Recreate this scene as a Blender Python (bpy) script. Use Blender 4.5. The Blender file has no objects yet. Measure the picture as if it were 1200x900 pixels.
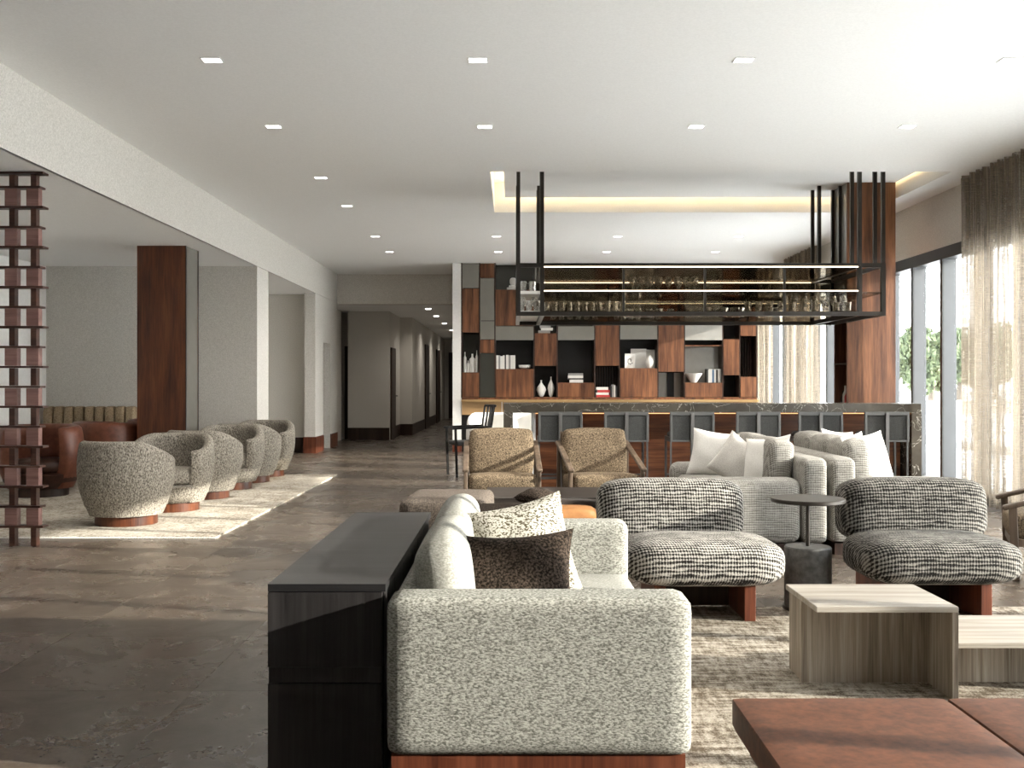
import bpy, bmesh, math, random
from mathutils import Vector, Matrix, Euler
random.seed(7)
PI = math.pi
scene = bpy.context.scene
COL = scene.collection

# ------------------------------------------------------------------ camera
cd = bpy.data.cameras.new('camera'); cam = bpy.data.objects.new('camera', cd)
COL.objects.link(cam)
cd.sensor_width = 36.0; cd.lens = 36.0; cd.clip_start = 0.05; cd.clip_end = 500
cam.location = (0, 0, 1.28); cam.rotation_euler = (PI/2, 0, 0)
scene.camera = cam

# ------------------------------------------------------------------ world, sun, exposure
SKY_STRENGTH = 7.0
SUN_STRENGTH = 6.5
CORRIDOR_W = 26.0
DOWNLIGHT_W = 65.0
w = bpy.data.worlds.new('sky'); scene.world = w; w.use_nodes = True
nt = w.node_tree; nt.nodes.clear()
wo = nt.nodes.new('ShaderNodeOutputWorld'); bg = nt.nodes.new('ShaderNodeBackground')
tc = nt.nodes.new('ShaderNodeTexCoord'); sx = nt.nodes.new('ShaderNodeSeparateXYZ')
rp = nt.nodes.new('ShaderNodeValToRGB')
rp.color_ramp.elements[0].position = 0.0; rp.color_ramp.elements[0].color = (.98, .965, .945, 1)
rp.color_ramp.elements[1].position = 0.7; rp.color_ramp.elements[1].color = (.76, .81, .88, 1)
nt.links.new(tc.outputs['Generated'], sx.inputs[0]); nt.links.new(sx.outputs['Z'], rp.inputs[0])
nt.links.new(rp.outputs[0], bg.inputs['Color']); bg.inputs['Strength'].default_value = SKY_STRENGTH
nt.links.new(bg.outputs[0], wo.inputs['Surface'])
sl = bpy.data.lights.new('sun', 'SUN'); sun = bpy.data.objects.new('sun', sl); COL.objects.link(sun)
sl.energy = SUN_STRENGTH; sl.angle = math.radians(0.6); sl.color = (1.0, .93, .83)
sun.rotation_euler = Vector((-1.0, .24, -.30)).to_track_quat('-Z', 'Y').to_euler()
sun.location = (20, -5, 8)
scene.view_settings.view_transform = 'Standard'; scene.view_settings.look = 'None'
scene.view_settings.gamma = 1.0; scene.view_settings.use_curve_mapping = False
scene.view_settings.exposure = 1.22

# ------------------------------------------------------------------ material helpers
def new_mat(name):
    m = bpy.data.materials.new(name); m.use_nodes = True
    n = m.node_tree.nodes; b = n['Principled BSDF']
    return m, n, m.node_tree.links, b

def coords(n, l, scale, rot=(0, 0, 0), rnd=False):
    t = n.new('ShaderNodeTexCoord'); mp = n.new('ShaderNodeMapping')
    mp.inputs['Scale'].default_value = scale; mp.inputs['Rotation'].default_value = rot
    l.new(t.outputs['Object'], mp.inputs['Vector'])
    if rnd:
        oi = n.new('ShaderNodeObjectInfo'); mu = n.new('ShaderNodeMath'); mu.operation = 'MULTIPLY'
        mu.inputs[1].default_value = 37.0
        l.new(oi.outputs['Random'], mu.inputs[0]); l.new(mu.outputs[0], mp.inputs['Location'])
    return mp.outputs['Vector']

def noise(n, l, vec, scale=1.0, detail=4.0, rough=.6, dist=0.0):
    t = n.new('ShaderNodeTexNoise'); t.inputs['Scale'].default_value = scale
    t.inputs['Detail'].default_value = detail; t.inputs['Roughness'].default_value = rough
    t.inputs['Distortion'].default_value = dist
    l.new(vec, t.inputs['Vector']); return t.outputs['Fac']

def ramp(n, l, fac, stops):
    r = n.new('ShaderNodeValToRGB'); e = r.color_ramp.elements
    while len(e) < len(stops): e.new(.5)
    for k, (p, c) in enumerate(stops):
        e[k].position = p; e[k].color = (c[0], c[1], c[2], 1) if len(c) == 3 else c
    l.new(fac, r.inputs[0]); return r.outputs['Color']

def math_node(n, l, op, a, b=None):
    m = n.new('ShaderNodeMath'); m.operation = op
    for k, v in enumerate((a, b)):
        if v is None: continue
        if isinstance(v, (int, float)): m.inputs[k].default_value = v
        else: l.new(v, m.inputs[k])
    return m.outputs[0]

def bump(n, l, b, h, strength=.2, dist=.01):
    bp = n.new('ShaderNodeBump'); bp.inputs['Strength'].default_value = strength
    bp.inputs['Distance'].default_value = dist
    l.new(h, bp.inputs['Height']); l.new(bp.outputs['Normal'], b.inputs['Normal'])

def speckle(name, c1, c2, scale=60, rough=.9, stretch=(1, 1, 1), lo=.35, hi=.65, bst=.0, bdist=.004, detail=4, rnd=False, spec=.3):
    m, n, l, b = new_mat(name)
    v = coords(n, l, stretch, rnd=rnd); f = noise(n, l, v, scale, detail)
    l.new(ramp(n, l, f, [(lo, c1), (hi, c2)]), b.inputs['Base Color'])
    b.inputs['Roughness'].default_value = rough; b.inputs['Specular IOR Level'].default_value = spec
    if bst: bump(n, l, b, f, bst, bdist)
    return m

def wood(name, dark, mid, light, axis='Z', freq=14, rough=.4, rnd=True, coat=0.0, bst=.05):
    m, n, l, b = new_mat(name)
    s = {'X': (1.0, freq, freq), 'Y': (freq, 1.0, freq), 'Z': (freq, freq, 1.0)}[axis]
    v = coords(n, l, s, rnd=rnd)
    f = noise(n, l, v, 1.0, 8, .62, .35)
    s2 = {'X': (3, freq*9, freq*9), 'Y': (freq*9, 3, freq*9), 'Z': (freq*9, freq*9, 3)}[axis]
    g = noise(n, l, coords(n, l, s2, rnd=rnd), 1.0, 3, .5)
    fac = math_node(n, l, 'ADD', math_node(n, l, 'MULTIPLY', f, .75), math_node(n, l, 'MULTIPLY', g, .25))
    l.new(ramp(n, l, fac, [(.36, dark), (.5, mid), (.63, light)]), b.inputs['Base Color'])
    b.inputs['Roughness'].default_value = rough
    b.inputs['Specular IOR Level'].default_value = .35
    bump(n, l, b, fac, bst, .003)
    return m

def weave(name, dark, light, ph, pv, th=.5, wdt=.12, rough=.95, bst=.5, jit=1.0):
    """regular horizontal (pitch ph) and vertical (pitch pv) yarns with uneven thickness"""
    m, n, l, b = new_mat(name)
    t = n.new('ShaderNodeTexCoord'); sp = n.new('ShaderNodeSeparateXYZ'); l.new(t.outputs['Object'], sp.inputs[0])
    n1 = noise(n, l, coords(n, l, (9, 9, 34)), 1.0, 3, .6)
    n2 = noise(n, l, coords(n, l, (60, 30, 9)), 1.0, 3, .6)
    n3 = noise(n, l, coords(n, l, (1, 1, 1)), 160, 2, .6)
    hz = math_node(n, l, 'ADD', sp.outputs['Z'], math_node(n, l, 'MULTIPLY', sp.outputs['Y'], .85))
    hs = math_node(n, l, 'SINE', math_node(n, l, 'ADD', math_node(n, l, 'MULTIPLY', hz, 2*PI/ph), math_node(n, l, 'MULTIPLY', n1, 9.0*jit)))
    vs = math_node(n, l, 'SINE', math_node(n, l, 'ADD', math_node(n, l, 'MULTIPLY', math_node(n, l, 'ADD', sp.outputs['X'], math_node(n, l, 'MULTIPLY', sp.outputs['Y'], .3)), 2*PI/pv), math_node(n, l, 'MULTIPLY', n2, 7.0*jit)))
    f = math_node(n, l, 'ADD', math_node(n, l, 'MULTIPLY', hs, .15), math_node(n, l, 'MULTIPLY', vs, .12))
    f = math_node(n, l, 'ADD', f, math_node(n, l, 'MULTIPLY', math_node(n, l, 'ADD', math_node(n, l, 'MULTIPLY', n3, 1.1), math_node(n, l, 'MULTIPLY', n1, .9)), .5))
    l.new(ramp(n, l, f, [(th-wdt, dark), (th+wdt, light)]), b.inputs['Base Color'])
    b.inputs['Roughness'].default_value = rough; b.inputs['Specular IOR Level'].default_value = .15
    bump(n, l, b, f, bst, .008)
    return m

def plain(name, c, rough=.5, metal=0.0, spec=.5, coat=0.0):
    m, n, l, b = new_mat(name)
    f = noise(n, l, coords(n, l, (1, 1, 1)), 9, 3)
    l.new(ramp(n, l, f, [(.3, tuple(x*.93 for x in c)), (.7, c)]), b.inputs['Base Color'])
    b.inputs['Roughness'].default_value = rough; b.inputs['Metallic'].default_value = metal
    b.inputs['Specular IOR Level'].default_value = spec; b.inputs['Coat Weight'].default_value = coat
    return m

def emit(name, c, s):
    m, n, l, b = new_mat(name)
    b.inputs['Base Color'].default_value = (*c, 1)
    b.inputs['Emission Color'].default_value = (*c, 1); b.inputs['Emission Strength'].default_value = s
    return m

def thin_glass(name, tint, gloss=.08, rough=.02, blend=.25):
    m, n, l, b = new_mat(name); n.remove(b); out = n['Material Output']
    t = n.new('ShaderNodeBsdfTransparent'); t.inputs['Color'].default_value = (*tint, 1)
    g = n.new('ShaderNodeBsdfGlossy'); g.inputs['Roughness'].default_value = rough
    fr = n.new('ShaderNodeLayerWeight'); fr.inputs['Blend'].default_value = blend
    mu = math_node(n, l, 'MULTIPLY', fr.outputs['Fresnel'], gloss*6)
    mx = n.new('ShaderNodeMixShader'); cl = n.new('ShaderNodeClamp'); l.new(mu, cl.inputs[0])
    cl.inputs['Max'].default_value = .8
    l.new(cl.outputs[0], mx.inputs[0]); l.new(t.outputs[0], mx.inputs[1]); l.new(g.outputs[0], mx.inputs[2])
    l.new(mx.outputs[0], out.inputs['Surface'])
    return m

M = {}
M['plaster'] = speckle('plaster', (.50, .475, .43), (.74, .71, .66), 85, .95, lo=.3, hi=.7, bst=.25, bdist=.003, spec=.15)
M['white_plaster'] = speckle('white_plaster', (.72, .70, .67), (.78, .76, .73), 30, .95, spec=.15)
M['ceiling'] = speckle('ceiling_paint', (.84, .835, .82), (.89, .885, .87), 60, .95, spec=.1)
M['walnut'] = wood('walnut', (.045, .017, .008), (.115, .045, .02), (.20, .085, .038), 'Z', 11, .42)
M['walnut_x'] = wood('walnut_horizontal', (.035, .012, .006), (.095, .034, .015), (.17, .066, .028), 'X', 11, .38)
M['rosewood'] = wood('rosewood', (.035, .010, .005), (.085, .026, .011), (.14, .046, .019), 'Z', 9, .36)
M['redwood'] = wood('red_brown_wood', (.06, .016, .008), (.12, .035, .017), (.19, .06, .03), 'Z', 14, .4)
M['pink_wood'] = wood('rose_tinted_wood', (.13, .062, .05), (.20, .105, .09), (.27, .155, .135), 'X', 12, .42)
M['screen_dark'] = wood('dark_red_brown_wood', (.025, .009, .006), (.05, .019, .012), (.085, .035, .022), 'X', 12, .42)
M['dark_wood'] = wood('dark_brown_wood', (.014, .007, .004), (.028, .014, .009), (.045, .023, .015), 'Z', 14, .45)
M['charcoal_wood'] = wood('charcoal_stained_oak', (.013, .0115, .0115), (.026, .0235, .0235), (.042, .038, .038), 'Z', 16, .42, bst=.12)
M['charcoal_top'] = wood('charcoal_stained_oak_top', (.012, .0115, .012), (.022, .021, .022), (.034, .032, .033), 'X', 16, .36, bst=.1)
M['chair_wood'] = wood('grey_brown_ash', (.05, .033, .021), (.10, .07, .048), (.15, .11, .078), 'Z', 20, .5)
M['black_oak'] = wood('blackened_oak', (.012, .009, .007), (.028, .022, .018), (.05, .04, .034), 'X', 16, .5)
M['metal'] = plain('bronze_black_metal', (.035, .031, .027), .38, .7)
M['grey_metal'] = plain('grey_metal', (.16, .155, .15), .4, .6)
M['stool_metal'] = plain('stool_grey_metal', (.10, .10, .098), .45, .3)
M['stool_leather'] = speckle('stool_slate_fabric', (.028, .029, .028), (.05, .05, .048), 120, .8)
M['mullion'] = plain('anodised_grey', (.06, .061, .063), .4, .2)
M['mullion_dark'] = plain('anodised_dark', (.035, .035, .034), .45, .3)
M['mirror'] = plain('smoked_mirror', (.24, .23, .205), .2, .35)
M['pale_mirror'] = plain('pale_mirror', (.40, .39, .36), .18, .35)
M['dark_glass'] = plain('dark_back_painted_glass', (.055, .055, .046), .15, .2)
M['black'] = plain('black_lacquer', (.006, .005, .0045), .5, 0, .3)
M['brass'] = plain('brushed_brass', (.45, .30, .14), .38, .6)
M['tan'] = plain('tan_lacquer', (.36, .22, .10), .5)
M['sofa'] = speckle('oatmeal_fabric', (.125, .122, .105), (.46, .452, .405), 190, .95, stretch=(.55, .55, 1.2), lo=.37, hi=.63, bst=.5, bdist=.003, detail=3, spec=.15)
M['sofa_smooth'] = speckle('oatmeal_cushion_fabric', (.21, .205, .18), (.37, .362, .328), 170, .95, stretch=(.7, .7, 1.1), bst=.35, bdist=.003, detail=3, spec=.15)
M['grey_boucle'] = weave('grey_boucle', (.12, .112, .098), (.34, .325, .295), .017, .013, .5, .2, bst=.4)
M['swivel_boucle'] = speckle('taupe_boucle', (.085, .074, .06), (.40, .365, .31), 105, .95, stretch=(1, 1, .55), lo=.36, hi=.64, bst=.6, bdist=.005, detail=2.5, spec=.12)
M['pouf_boucle'] = weave('charcoal_and_cream_boucle', (.014, .012, .011), (.46, .435, .395), .023, .015, .535, .15, bst=.6)
M['pouf_boucle_dark'] = weave('dark_charcoal_boucle', (.010, .009, .0085), (.26, .245, .22), .023, .015, .565, .17, bst=.6)
M['tweed'] = speckle('brown_tweed', (.04, .027, .017), (.24, .182, .12), 95, .95, lo=.36, hi=.64, bst=.5, bdist=.004, detail=3, spec=.15)
M['dark_boucle'] = speckle('dark_brown_boucle', (.010, .007, .005), (.09, .066, .05), 120, .95, lo=.42, hi=.68, bst=.6, bdist=.004, detail=3, spec=.12)
M['brown_boucle'] = speckle('grey_brown_boucle', (.045, .036, .03), (.16, .132, .108), 110, .95, lo=.38, hi=.64, bst=.5, bdist=.004, detail=3, spec=.12)
M['cream_dots'] = speckle('cream_flecked_fabric', (.09, .075, .045), (.56, .535, .47), 105, .95, stretch=(1, 1.1, 1.5), lo=.42, hi=.52, bst=.3, bdist=.003, detail=1.5, spec=.12)
M['white_linen'] = speckle('white_linen', (.54, .525, .49), (.70, .685, .65), 200, .95, bst=.25, bdist=.002, detail=3, spec=.12)
M['grey_linen'] = speckle('grey_linen', (.36, .345, .315), (.55, .53, .495), 200, .95, bst=.25, bdist=.002, detail=3, spec=.12)
M['rust_leather'] = speckle('rust_leather', (.072, .026, .011), (.155, .055, .023), 34, .6, lo=.3, hi=.75, bst=.12, bdist=.002, spec=.25)
M['club_leather'] = speckle('red_brown_leather', (.11, .034, .017), (.17, .056, .03), 14, .42, bst=.05, spec=.4)
M['dark_leather'] = speckle('dark_brown_leather', (.03, .011, .007), (.05, .02, .012), 14, .45)
M['caramel'] = speckle('caramel_leather', (.26, .115, .04), (.35, .165, .06), 14, .32)
M['channel'] = speckle('tan_channel_fabric', (.24, .17, .10), (.44, .345, .23), 70, .9, lo=.36, hi=.64, bst=.3)
M['travertine'] = wood('travertine', (.11, .085, .062), (.28, .235, .185), (.43, .38, .315), 'Z', 26, .5, rnd=False)
M['travertine_x'] = wood('travertine_top', (.20, .17, .135), (.32, .285, .24), (.40, .365, .32), 'X', 22, .42, rnd=False)
M['zinc'] = speckle('dark_zinc', (.05, .049, .047), (.10, .098, .095), 30, .42, bst=.05)
M['bronze'] = plain('dark_bronze', (.035, .030, .025), .4, .5)
M['ceramic'] = plain('white_ceramic', (.70, .68, .64), .4)
M['paper'] = plain('white_paper', (.66, .64, .60), .8)
M['book_grey'] = plain('grey_book_cloth', (.25, .24, .23), .8)
M['book_dark'] = plain('dark_book_cloth', (.03, .03, .03), .8)
M['book_red'] = plain('red_book_cloth', (.42, .035, .035), .8)
M['book_blue'] = plain('blue_book_cloth', (.05, .13, .25), .8)
M['white_chair'] = plain('white_leather', (.78, .77, .74), .5)
M['glass'] = thin_glass('window_glass', (.96, .975, .97), .05)
M['smoke'] = thin_glass('smoked_glass', (.70, .66, .60), .05, .03)
M['shelf_glass'] = thin_glass('shelf_glass', (.80, .82, .80), .08)
def crystal_mat():
    m, n, l, b = new_mat('crystal'); n.remove(b); out = n['Material Output']
    t = n.new('ShaderNodeBsdfTransparent'); t.inputs['Color'].default_value = (.9, .89, .86, 1)
    g = n.new('ShaderNodeBsdfGlossy'); g.inputs['Roughness'].default_value = .12
    d = n.new('ShaderNodeBsdfDiffuse'); d.inputs['Color'].default_value = (.85, .84, .8, 1)  # white mixed into the clear glass to imitate LED light caught on it
    f = noise(n, l, coords(n, l, (1, 1, 1)), 45, 2)
    fa = ramp(n, l, f, [(.42, (.22,)*3), (.6, (.75,)*3)])
    m0 = n.new('ShaderNodeMixShader'); m0.inputs[0].default_value = .55
    l.new(d.outputs[0], m0.inputs[1]); l.new(g.outputs[0], m0.inputs[2])
    m1 = n.new('ShaderNodeMixShader'); l.new(fa, m1.inputs[0]); l.new(t.outputs[0], m1.inputs[1]); l.new(m0.outputs[0], m1.inputs[2])
    l.new(m1.outputs[0], out.inputs['Surface']); return m
M['crystal'] = crystal_mat()
M['frosted'] = plain('frosted_shelf', (.70, .68, .65), .3)
M['led'] = emit('warm_led', (1.0, .82, .60), 2.2)
M['cove'] = emit('cove_led', (1.0, .76, .43), 5.5)
M['lamp'] = emit('downlight_lens', (1.0, .97, .92), 5.0)
M['trim_white'] = plain('white_trim', (.8, .8, .79), .6)
M['concrete'] = speckle('pale_paving', (.74, .73, .71), (.82, .81, .79), 3, .9)
M['kerb'] = speckle('grey_kerb', (.33, .32, .31), (.42, .41, .40), 5, .9)
M['leaf'] = speckle('leaf_green', (.05, .07, .035), (.14, .165, .085), 2.5, .7, rnd=True)
M['bark'] = speckle('bark', (.09, .07, .055), (.18, .15, .12), 12, .9)
M['stone'] = speckle('pale_stone', (.42, .38, .33), (.6, .56, .5), 6, .9)
M['render'] = speckle('white_render', (.75, .75, .73), (.82, .82, .8), 4, .9)

def floor_mat():
    m, n, l, b = new_mat('honed_brown_stone')
    oi = n.new('ShaderNodeObjectInfo')
    v = coords(n, l, (1, 1, 1), rnd=True)
    f = noise(n, l, v, 2.2, 9, .66, .6)
    g = noise(n, l, v, 60, 3, .6)
    fac = math_node(n, l, 'ADD', math_node(n, l, 'MULTIPLY', f, .8), math_node(n, l, 'MULTIPLY', g, .2))
    fac = math_node(n, l, 'ADD', fac, math_node(n, l, 'MULTIPLY', math_node(n, l, 'SUBTRACT', oi.outputs['Random'], .5), .09))
    l.new(ramp(n, l, fac, [(.30, (.044, .032, .023)), (.5, (.080, .062, .047)), (.70, (.135, .107, .084))]), b.inputs['Base Color'])
    l.new(ramp(n, l, f, [(.3, (.34,)*3), (.7, (.22,)*3)]), b.inputs['Roughness'])
    b.inputs['Specular IOR Level'].default_value = .5
    bump(n, l, b, fac, .06, .004)
    return m
M['floor'] = floor_mat()

def marble_mat():
    m, n, l, b = new_mat('dark_grey_marble')
    v = coords(n, l, (1, 1, 1), rot=(0, .6, 0))
    f = noise(n, l, v, 3, 6, .6)
    w_ = n.new('ShaderNodeTexNoise'); w_.inputs['Scale'].default_value = 3.2; w_.inputs['Detail'].default_value = 5
    w_.inputs['Distortion'].default_value = 1.6; l.new(v, w_.inputs['Vector'])
    d = math_node(n, l, 'ABSOLUTE', math_node(n, l, 'SUBTRACT', w_.outputs['Fac'], .5))
    vein = ramp(n, l, d, [(.0, (1, 1, 1)), (.007, (0, 0, 0))])
    base = ramp(n, l, f, [(.3, (.040, .034, .026)), (.7, (.088, .077, .062))])
    mx = n.new('ShaderNodeMixRGB'); l.new(vein, mx.inputs[0]); l.new(base, mx.inputs[1]); mx.inputs[2].default_value = (.42, .40, .36, 1)
    l.new(mx.outputs[0], b.inputs['Base Color']); b.inputs['Roughness'].default_value = .25
    return m
M['marble'] = marble_mat()

def rug_mat(name, c1, c2, c3, k=1.0, lo=.40, hi=.60):
    m, n, l, b = new_mat(name)
    f = noise(n, l, coords(n, l, (7*k, 30*k, 1)), 1.0, 5, .65)
    g = noise(n, l, coords(n, l, (34*k, 9*k, 1)), 1.0, 5, .65)
    p = noise(n, l, coords(n, l, (1, 1, 1)), 2.4, 3, .6)
    q = noise(n, l, coords(n, l, (1, 1, 1)), 130, 2, .6)
    fac = math_node(n, l, 'ADD', math_node(n, l, 'MULTIPLY', f, .34), math_node(n, l, 'MULTIPLY', g, .28))
    fac = math_node(n, l, 'ADD', fac, math_node(n, l, 'ADD', math_node(n, l, 'MULTIPLY', p, .18), math_node(n, l, 'MULTIPLY', q, .20)))
    l.new(ramp(n, l, fac, [(lo, c1), ((lo+hi)/2, c2), (hi, c3)]), b.inputs['Base Color'])
    b.inputs['Roughness'].default_value = 1.0; b.inputs['Specular IOR Level'].default_value = .05
    bump(n, l, b, fac, .6, .012)
    return m
M['rug'] = rug_mat('woven_rug', (.10, .078, .055), (.27, .235, .19), (.42, .38, .32), 1.0, .445, .565)
M['rug_left'] = rug_mat('cream_woven_rug', (.16, .13, .095), (.40, .36, .30), (.58, .54, .47), 1.6, .43, .56)

def sheer_mat():
    m, n, l, b = new_mat('sheer_linen'); n.remove(b); out = n['Material Output']
    fz = noise(n, l, coords(n, l, (1, 12, 150)), 1.0, 3, .6)
    fy = noise(n, l, coords(n, l, (1, 90, .7)), 1.0, 3, .6)
    f = math_node(n, l, 'ADD', math_node(n, l, 'MULTIPLY', fz, .32), math_node(n, l, 'MULTIPLY', fy, .68))
    col = ramp(n, l, f, [(.35, (.19, .155, .115)), (.65, (.38, .33, .27))])
    d = n.new('ShaderNodeBsdfDiffuse'); t = n.new('ShaderNodeBsdfTranslucent'); tr = n.new('ShaderNodeBsdfTransparent')
    l.new(col, d.inputs['Color']); l.new(col, t.inputs['Color'])
    m1 = n.new('ShaderNodeMixShader'); m1.inputs[0].default_value = .5
    l.new(d.outputs[0], m1.inputs[1]); l.new(t.outputs[0], m1.inputs[2])
    a = ramp(n, l, f, [(.37, (.12,)*3), (.60, (.92,)*3)])
    m2 = n.new('ShaderNodeMixShader'); l.new(a, m2.inputs[0]); l.new(tr.outputs[0], m2.inputs[1]); l.new(m1.outputs[0], m2.inputs[2])
    l.new(m2.outputs[0], out.inputs['Surface'])
    return m
M['sheer'] = sheer_mat()

# ------------------------------------------------------------------ mesh helpers
class MB:
    def __init__(s): s.bm = bmesh.new()
    def _new(s, verts, mat=None):
        if mat is not None: bmesh.ops.transform(s.bm, matrix=mat, verts=verts)
    def box(s, x0, x1, y0, y1, z0, z1, b=0.0, seg=1, mat=None):
        r = bmesh.ops.create_cube(s.bm, size=1.0); v = r['verts']
        bmesh.ops.transform(s.bm, matrix=Matrix.Translation(((x0+x1)/2, (y0+y1)/2, (z0+z1)/2)) @ Matrix.Diagonal((x1-x0, y1-y0, z1-z0, 1)), verts=v)
        if b > 0:
            ed = list({e for q in v for e in q.link_edges})
            r2 = bmesh.ops.bevel(s.bm, geom=ed, offset=b, segments=seg, affect='EDGES', profile=.5)
            v = list({q for f in r2['faces'] for q in f.verts} | {q for q in v if q.is_valid})
        s._new(v, mat); return s
    def bar(s, p0, p1, wx, wy, b=0.0):
        """square bar from p0 to p1"""
        p0, p1 = Vector(p0), Vector(p1); d = p1-p0; L = d.length
        q = d.to_track_quat('Z', 'Y').to_matrix().to_4x4()
        m = Matrix.Translation((p0+p1)/2) @ q
        s.box(-wx/2, wx/2, -wy/2, wy/2, -L/2, L/2, b, 1, m); return s
    def cyl(s, p0, p1, r0, r1=None, n=16):
        p0, p1 = Vector(p0), Vector(p1); d = p1-p0; L = d.length
        m = Matrix.Translation((p0+p1)/2) @ d.to_track_quat('Z', 'Y').to_matrix().to_4x4()
        bmesh.ops.create_cone(s.bm, cap_ends=True, segments=n, radius1=r0, radius2=r0 if r1 is None else r1, depth=L, matrix=m); return s
    def lathe(s, prof, c=(0, 0, 0), n=20, cap=True):
        rings = []
        for r, z in prof:
            if r < 1e-5: rings.append([s.bm.verts.new((c[0], c[1], c[2]+z))])
            else: rings.append([s.bm.verts.new((c[0]+r*math.cos(2*PI*k/n), c[1]+r*math.sin(2*PI*k/n), c[2]+z)) for k in range(n)])
        for a, b in zip(rings, rings[1:]):
            for k in range(n):
                k2 = (k+1) % n
                if len(a) == 1 and len(b) == 1: continue
                if len(a) == 1: s.bm.faces.new((a[0], b[k2], b[k]))
                elif len(b) == 1: s.bm.faces.new((a[k], a[k2], b[0]))
                else: s.bm.faces.new((a[k], a[k2], b[k2], b[k]))
        if cap:
            if len(rings[0]) > 1: s.bm.faces.new(rings[0][::-1])
            if len(rings[-1]) > 1: s.bm.faces.new(rings[-1])
        return s
    def cushion(s, sx, sy, sz, r, puff=0.0, mat=None, n=10, e=None):
        """rounded, slightly domed block centred on 0"""
        r = min(r, sx/2*.999, sy/2*.999, sz/2*.999)
        tmp = bmesh.new(); bmesh.ops.create_cube(tmp, size=2.0)
        bmesh.ops.subdivide_edges(tmp, edges=tmp.edges[:], cuts=n, use_grid_fill=True)
        hx, hy, hz = sx/2, sy/2, sz/2
        vm = {}
        for v in tmp.verts:
            u = v.co.copy()
            # denser sampling near the edges
            u = Vector([math.sin(t*PI/2)*.5+t*.5 for t in u])
            p = Vector((u.x*hx, u.y*hy, u.z*hz))
            q = Vector((max(-hx+r, min(hx-r, p.x)), max(-hy+r, min(hy-r, p.y)), max(-hz+r, min(hz-r, p.z))))
            d = p-q
            if d.length > 1e-6: d.normalize()
            p2 = q + d*r
            px, py, pz = p2.x/hx, p2.y/hy, p2.z/hz
            k = puff
            p2.x += math.copysign(1, px)*k*(abs(px)**3)*(1-py*py)*(1-pz*pz)
            p2.y += math.copysign(1, py)*k*(abs(py)**3)*(1-px*px)*(1-pz*pz)
            p2.z += math.copysign(1, pz)*k*(abs(pz)**3)*(1-px*px)*(1-py*py)
            vm[v] = s.bm.verts.new(p2)
        fs = [s.bm.faces.new([vm[v] for v in f.verts]) for f in tmp.faces]
        tmp.free(); s._new(list(vm.values()), mat); return s
    def superq(s, sx, sy, sz, e1=.55, e2=.55, mat=None, nu=40, nv=20):
        """super-ellipsoid; e1 shapes the side profile, e2 the plan"""
        f = lambda t, e: math.copysign(abs(t)**e, t)
        rings = []
        for j in range(nv+1):
            ph = -PI/2 + PI*j/nv
            if j in (0, nv): rings.append([s.bm.verts.new((0, 0, math.copysign(sz/2, ph)))]); continue
            rings.append([s.bm.verts.new((sx/2*f(math.cos(ph), e1)*f(math.cos(2*PI*k/nu), e2), sy/2*f(math.cos(ph), e1)*f(math.sin(2*PI*k/nu), e2), sz/2*f(math.sin(ph), e1))) for k in range(nu)])
        for a, b in zip(rings, rings[1:]):
            for k in range(nu):
                k2 = (k+1) % nu
                if len(a) == 1: s.bm.faces.new((a[0], b[k2], b[k]))
                elif len(b) == 1: s.bm.faces.new((a[k], a[k2], b[0]))
                else: s.bm.faces.new((a[k], a[k2], b[k2], b[k]))
        s._new([v for r in rings for v in r], mat); return s
    def pillow(s, w_, h_, t, mat=None, n=18, pinch=.10, sag=0.0):
        """throw pillow in the XZ plane, thickness along Y"""
        def pt(i, j, side):
            u, v = -1+2*i/n, -1+2*j/n
            x = u*w_/2*(1-pinch*(1-v*v)); z = v*h_/2*(1-pinch*(1-u*u))
            prof = max(0.0, (1-u*u)*(1-v*v))**.42
            wr = .035*t*math.sin(5*u+2.3*v+side)*math.sin(4*v-1.7*u)
            z -= sag*(1-u*u)*max(0, v)*h_*.25
            return (x, side*(t/2*prof + wr*prof), z)
        vs = {}
        for side in (-1, 1):
            for i in range(n+1):
                for j in range(n+1):
                    if side == 1 and (i in (0, n) or j in (0, n)): vs[(side, i, j)] = vs[(-1, i, j)]; continue
                    vs[(side, i, j)] = s.bm.verts.new(pt(i, j, side))
        for side in (-1, 1):
            for i in range(n):
                for j in range(n):
                    q = [vs[(side, i, j)], vs[(side, i+1, j)], vs[(side, i+1, j+1)], vs[(side, i, j+1)]]
                    s.bm.faces.new(q if side == -1 else q[::-1])
        s._new(list(set(vs.values())), mat); return s
    def shell(s, ro, thick, h, a0, n=36, bulge=None, inner_bulge=None, nz=8, z0=0.0):
        """upright curved wall open around angle -90 deg; a0 = half opening; h(t) top height, t in -1..1"""
        loops = []
        for k in range(n+1):
            t = -1+2*k/n
            a = PI/2 + t*(PI-a0)
            H = h(t); pts = []
            for j in range(nz+1):
                z = z0+(H-z0-thick*.5)*j/nz
                pts.append((ro*(bulge(z) if bulge else 1), z))
            R = pts[-1][0]
            for j in range(1, 6):
                g = PI*j/6
                pts.append((R-thick/2+thick/2*math.cos(g), H-thick*.5+thick*.5*math.sin(g)))
            for j in range(nz, -1, -1):
                z = z0+(H-z0-thick*.5)*j/nz
                pts.append((ro*(bulge(z) if bulge else 1)-thick, z))
            loops.append([s.bm.verts.new((r*math.cos(a), r*math.sin(a), z)) for r, z in pts])
        m = len(loops[0])
        for a, b in zip(loops, loops[1:]):
            for j in range(m):
                s.bm.faces.new((a[j], b[j], b[(j+1) % m], a[(j+1) % m]))
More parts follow.
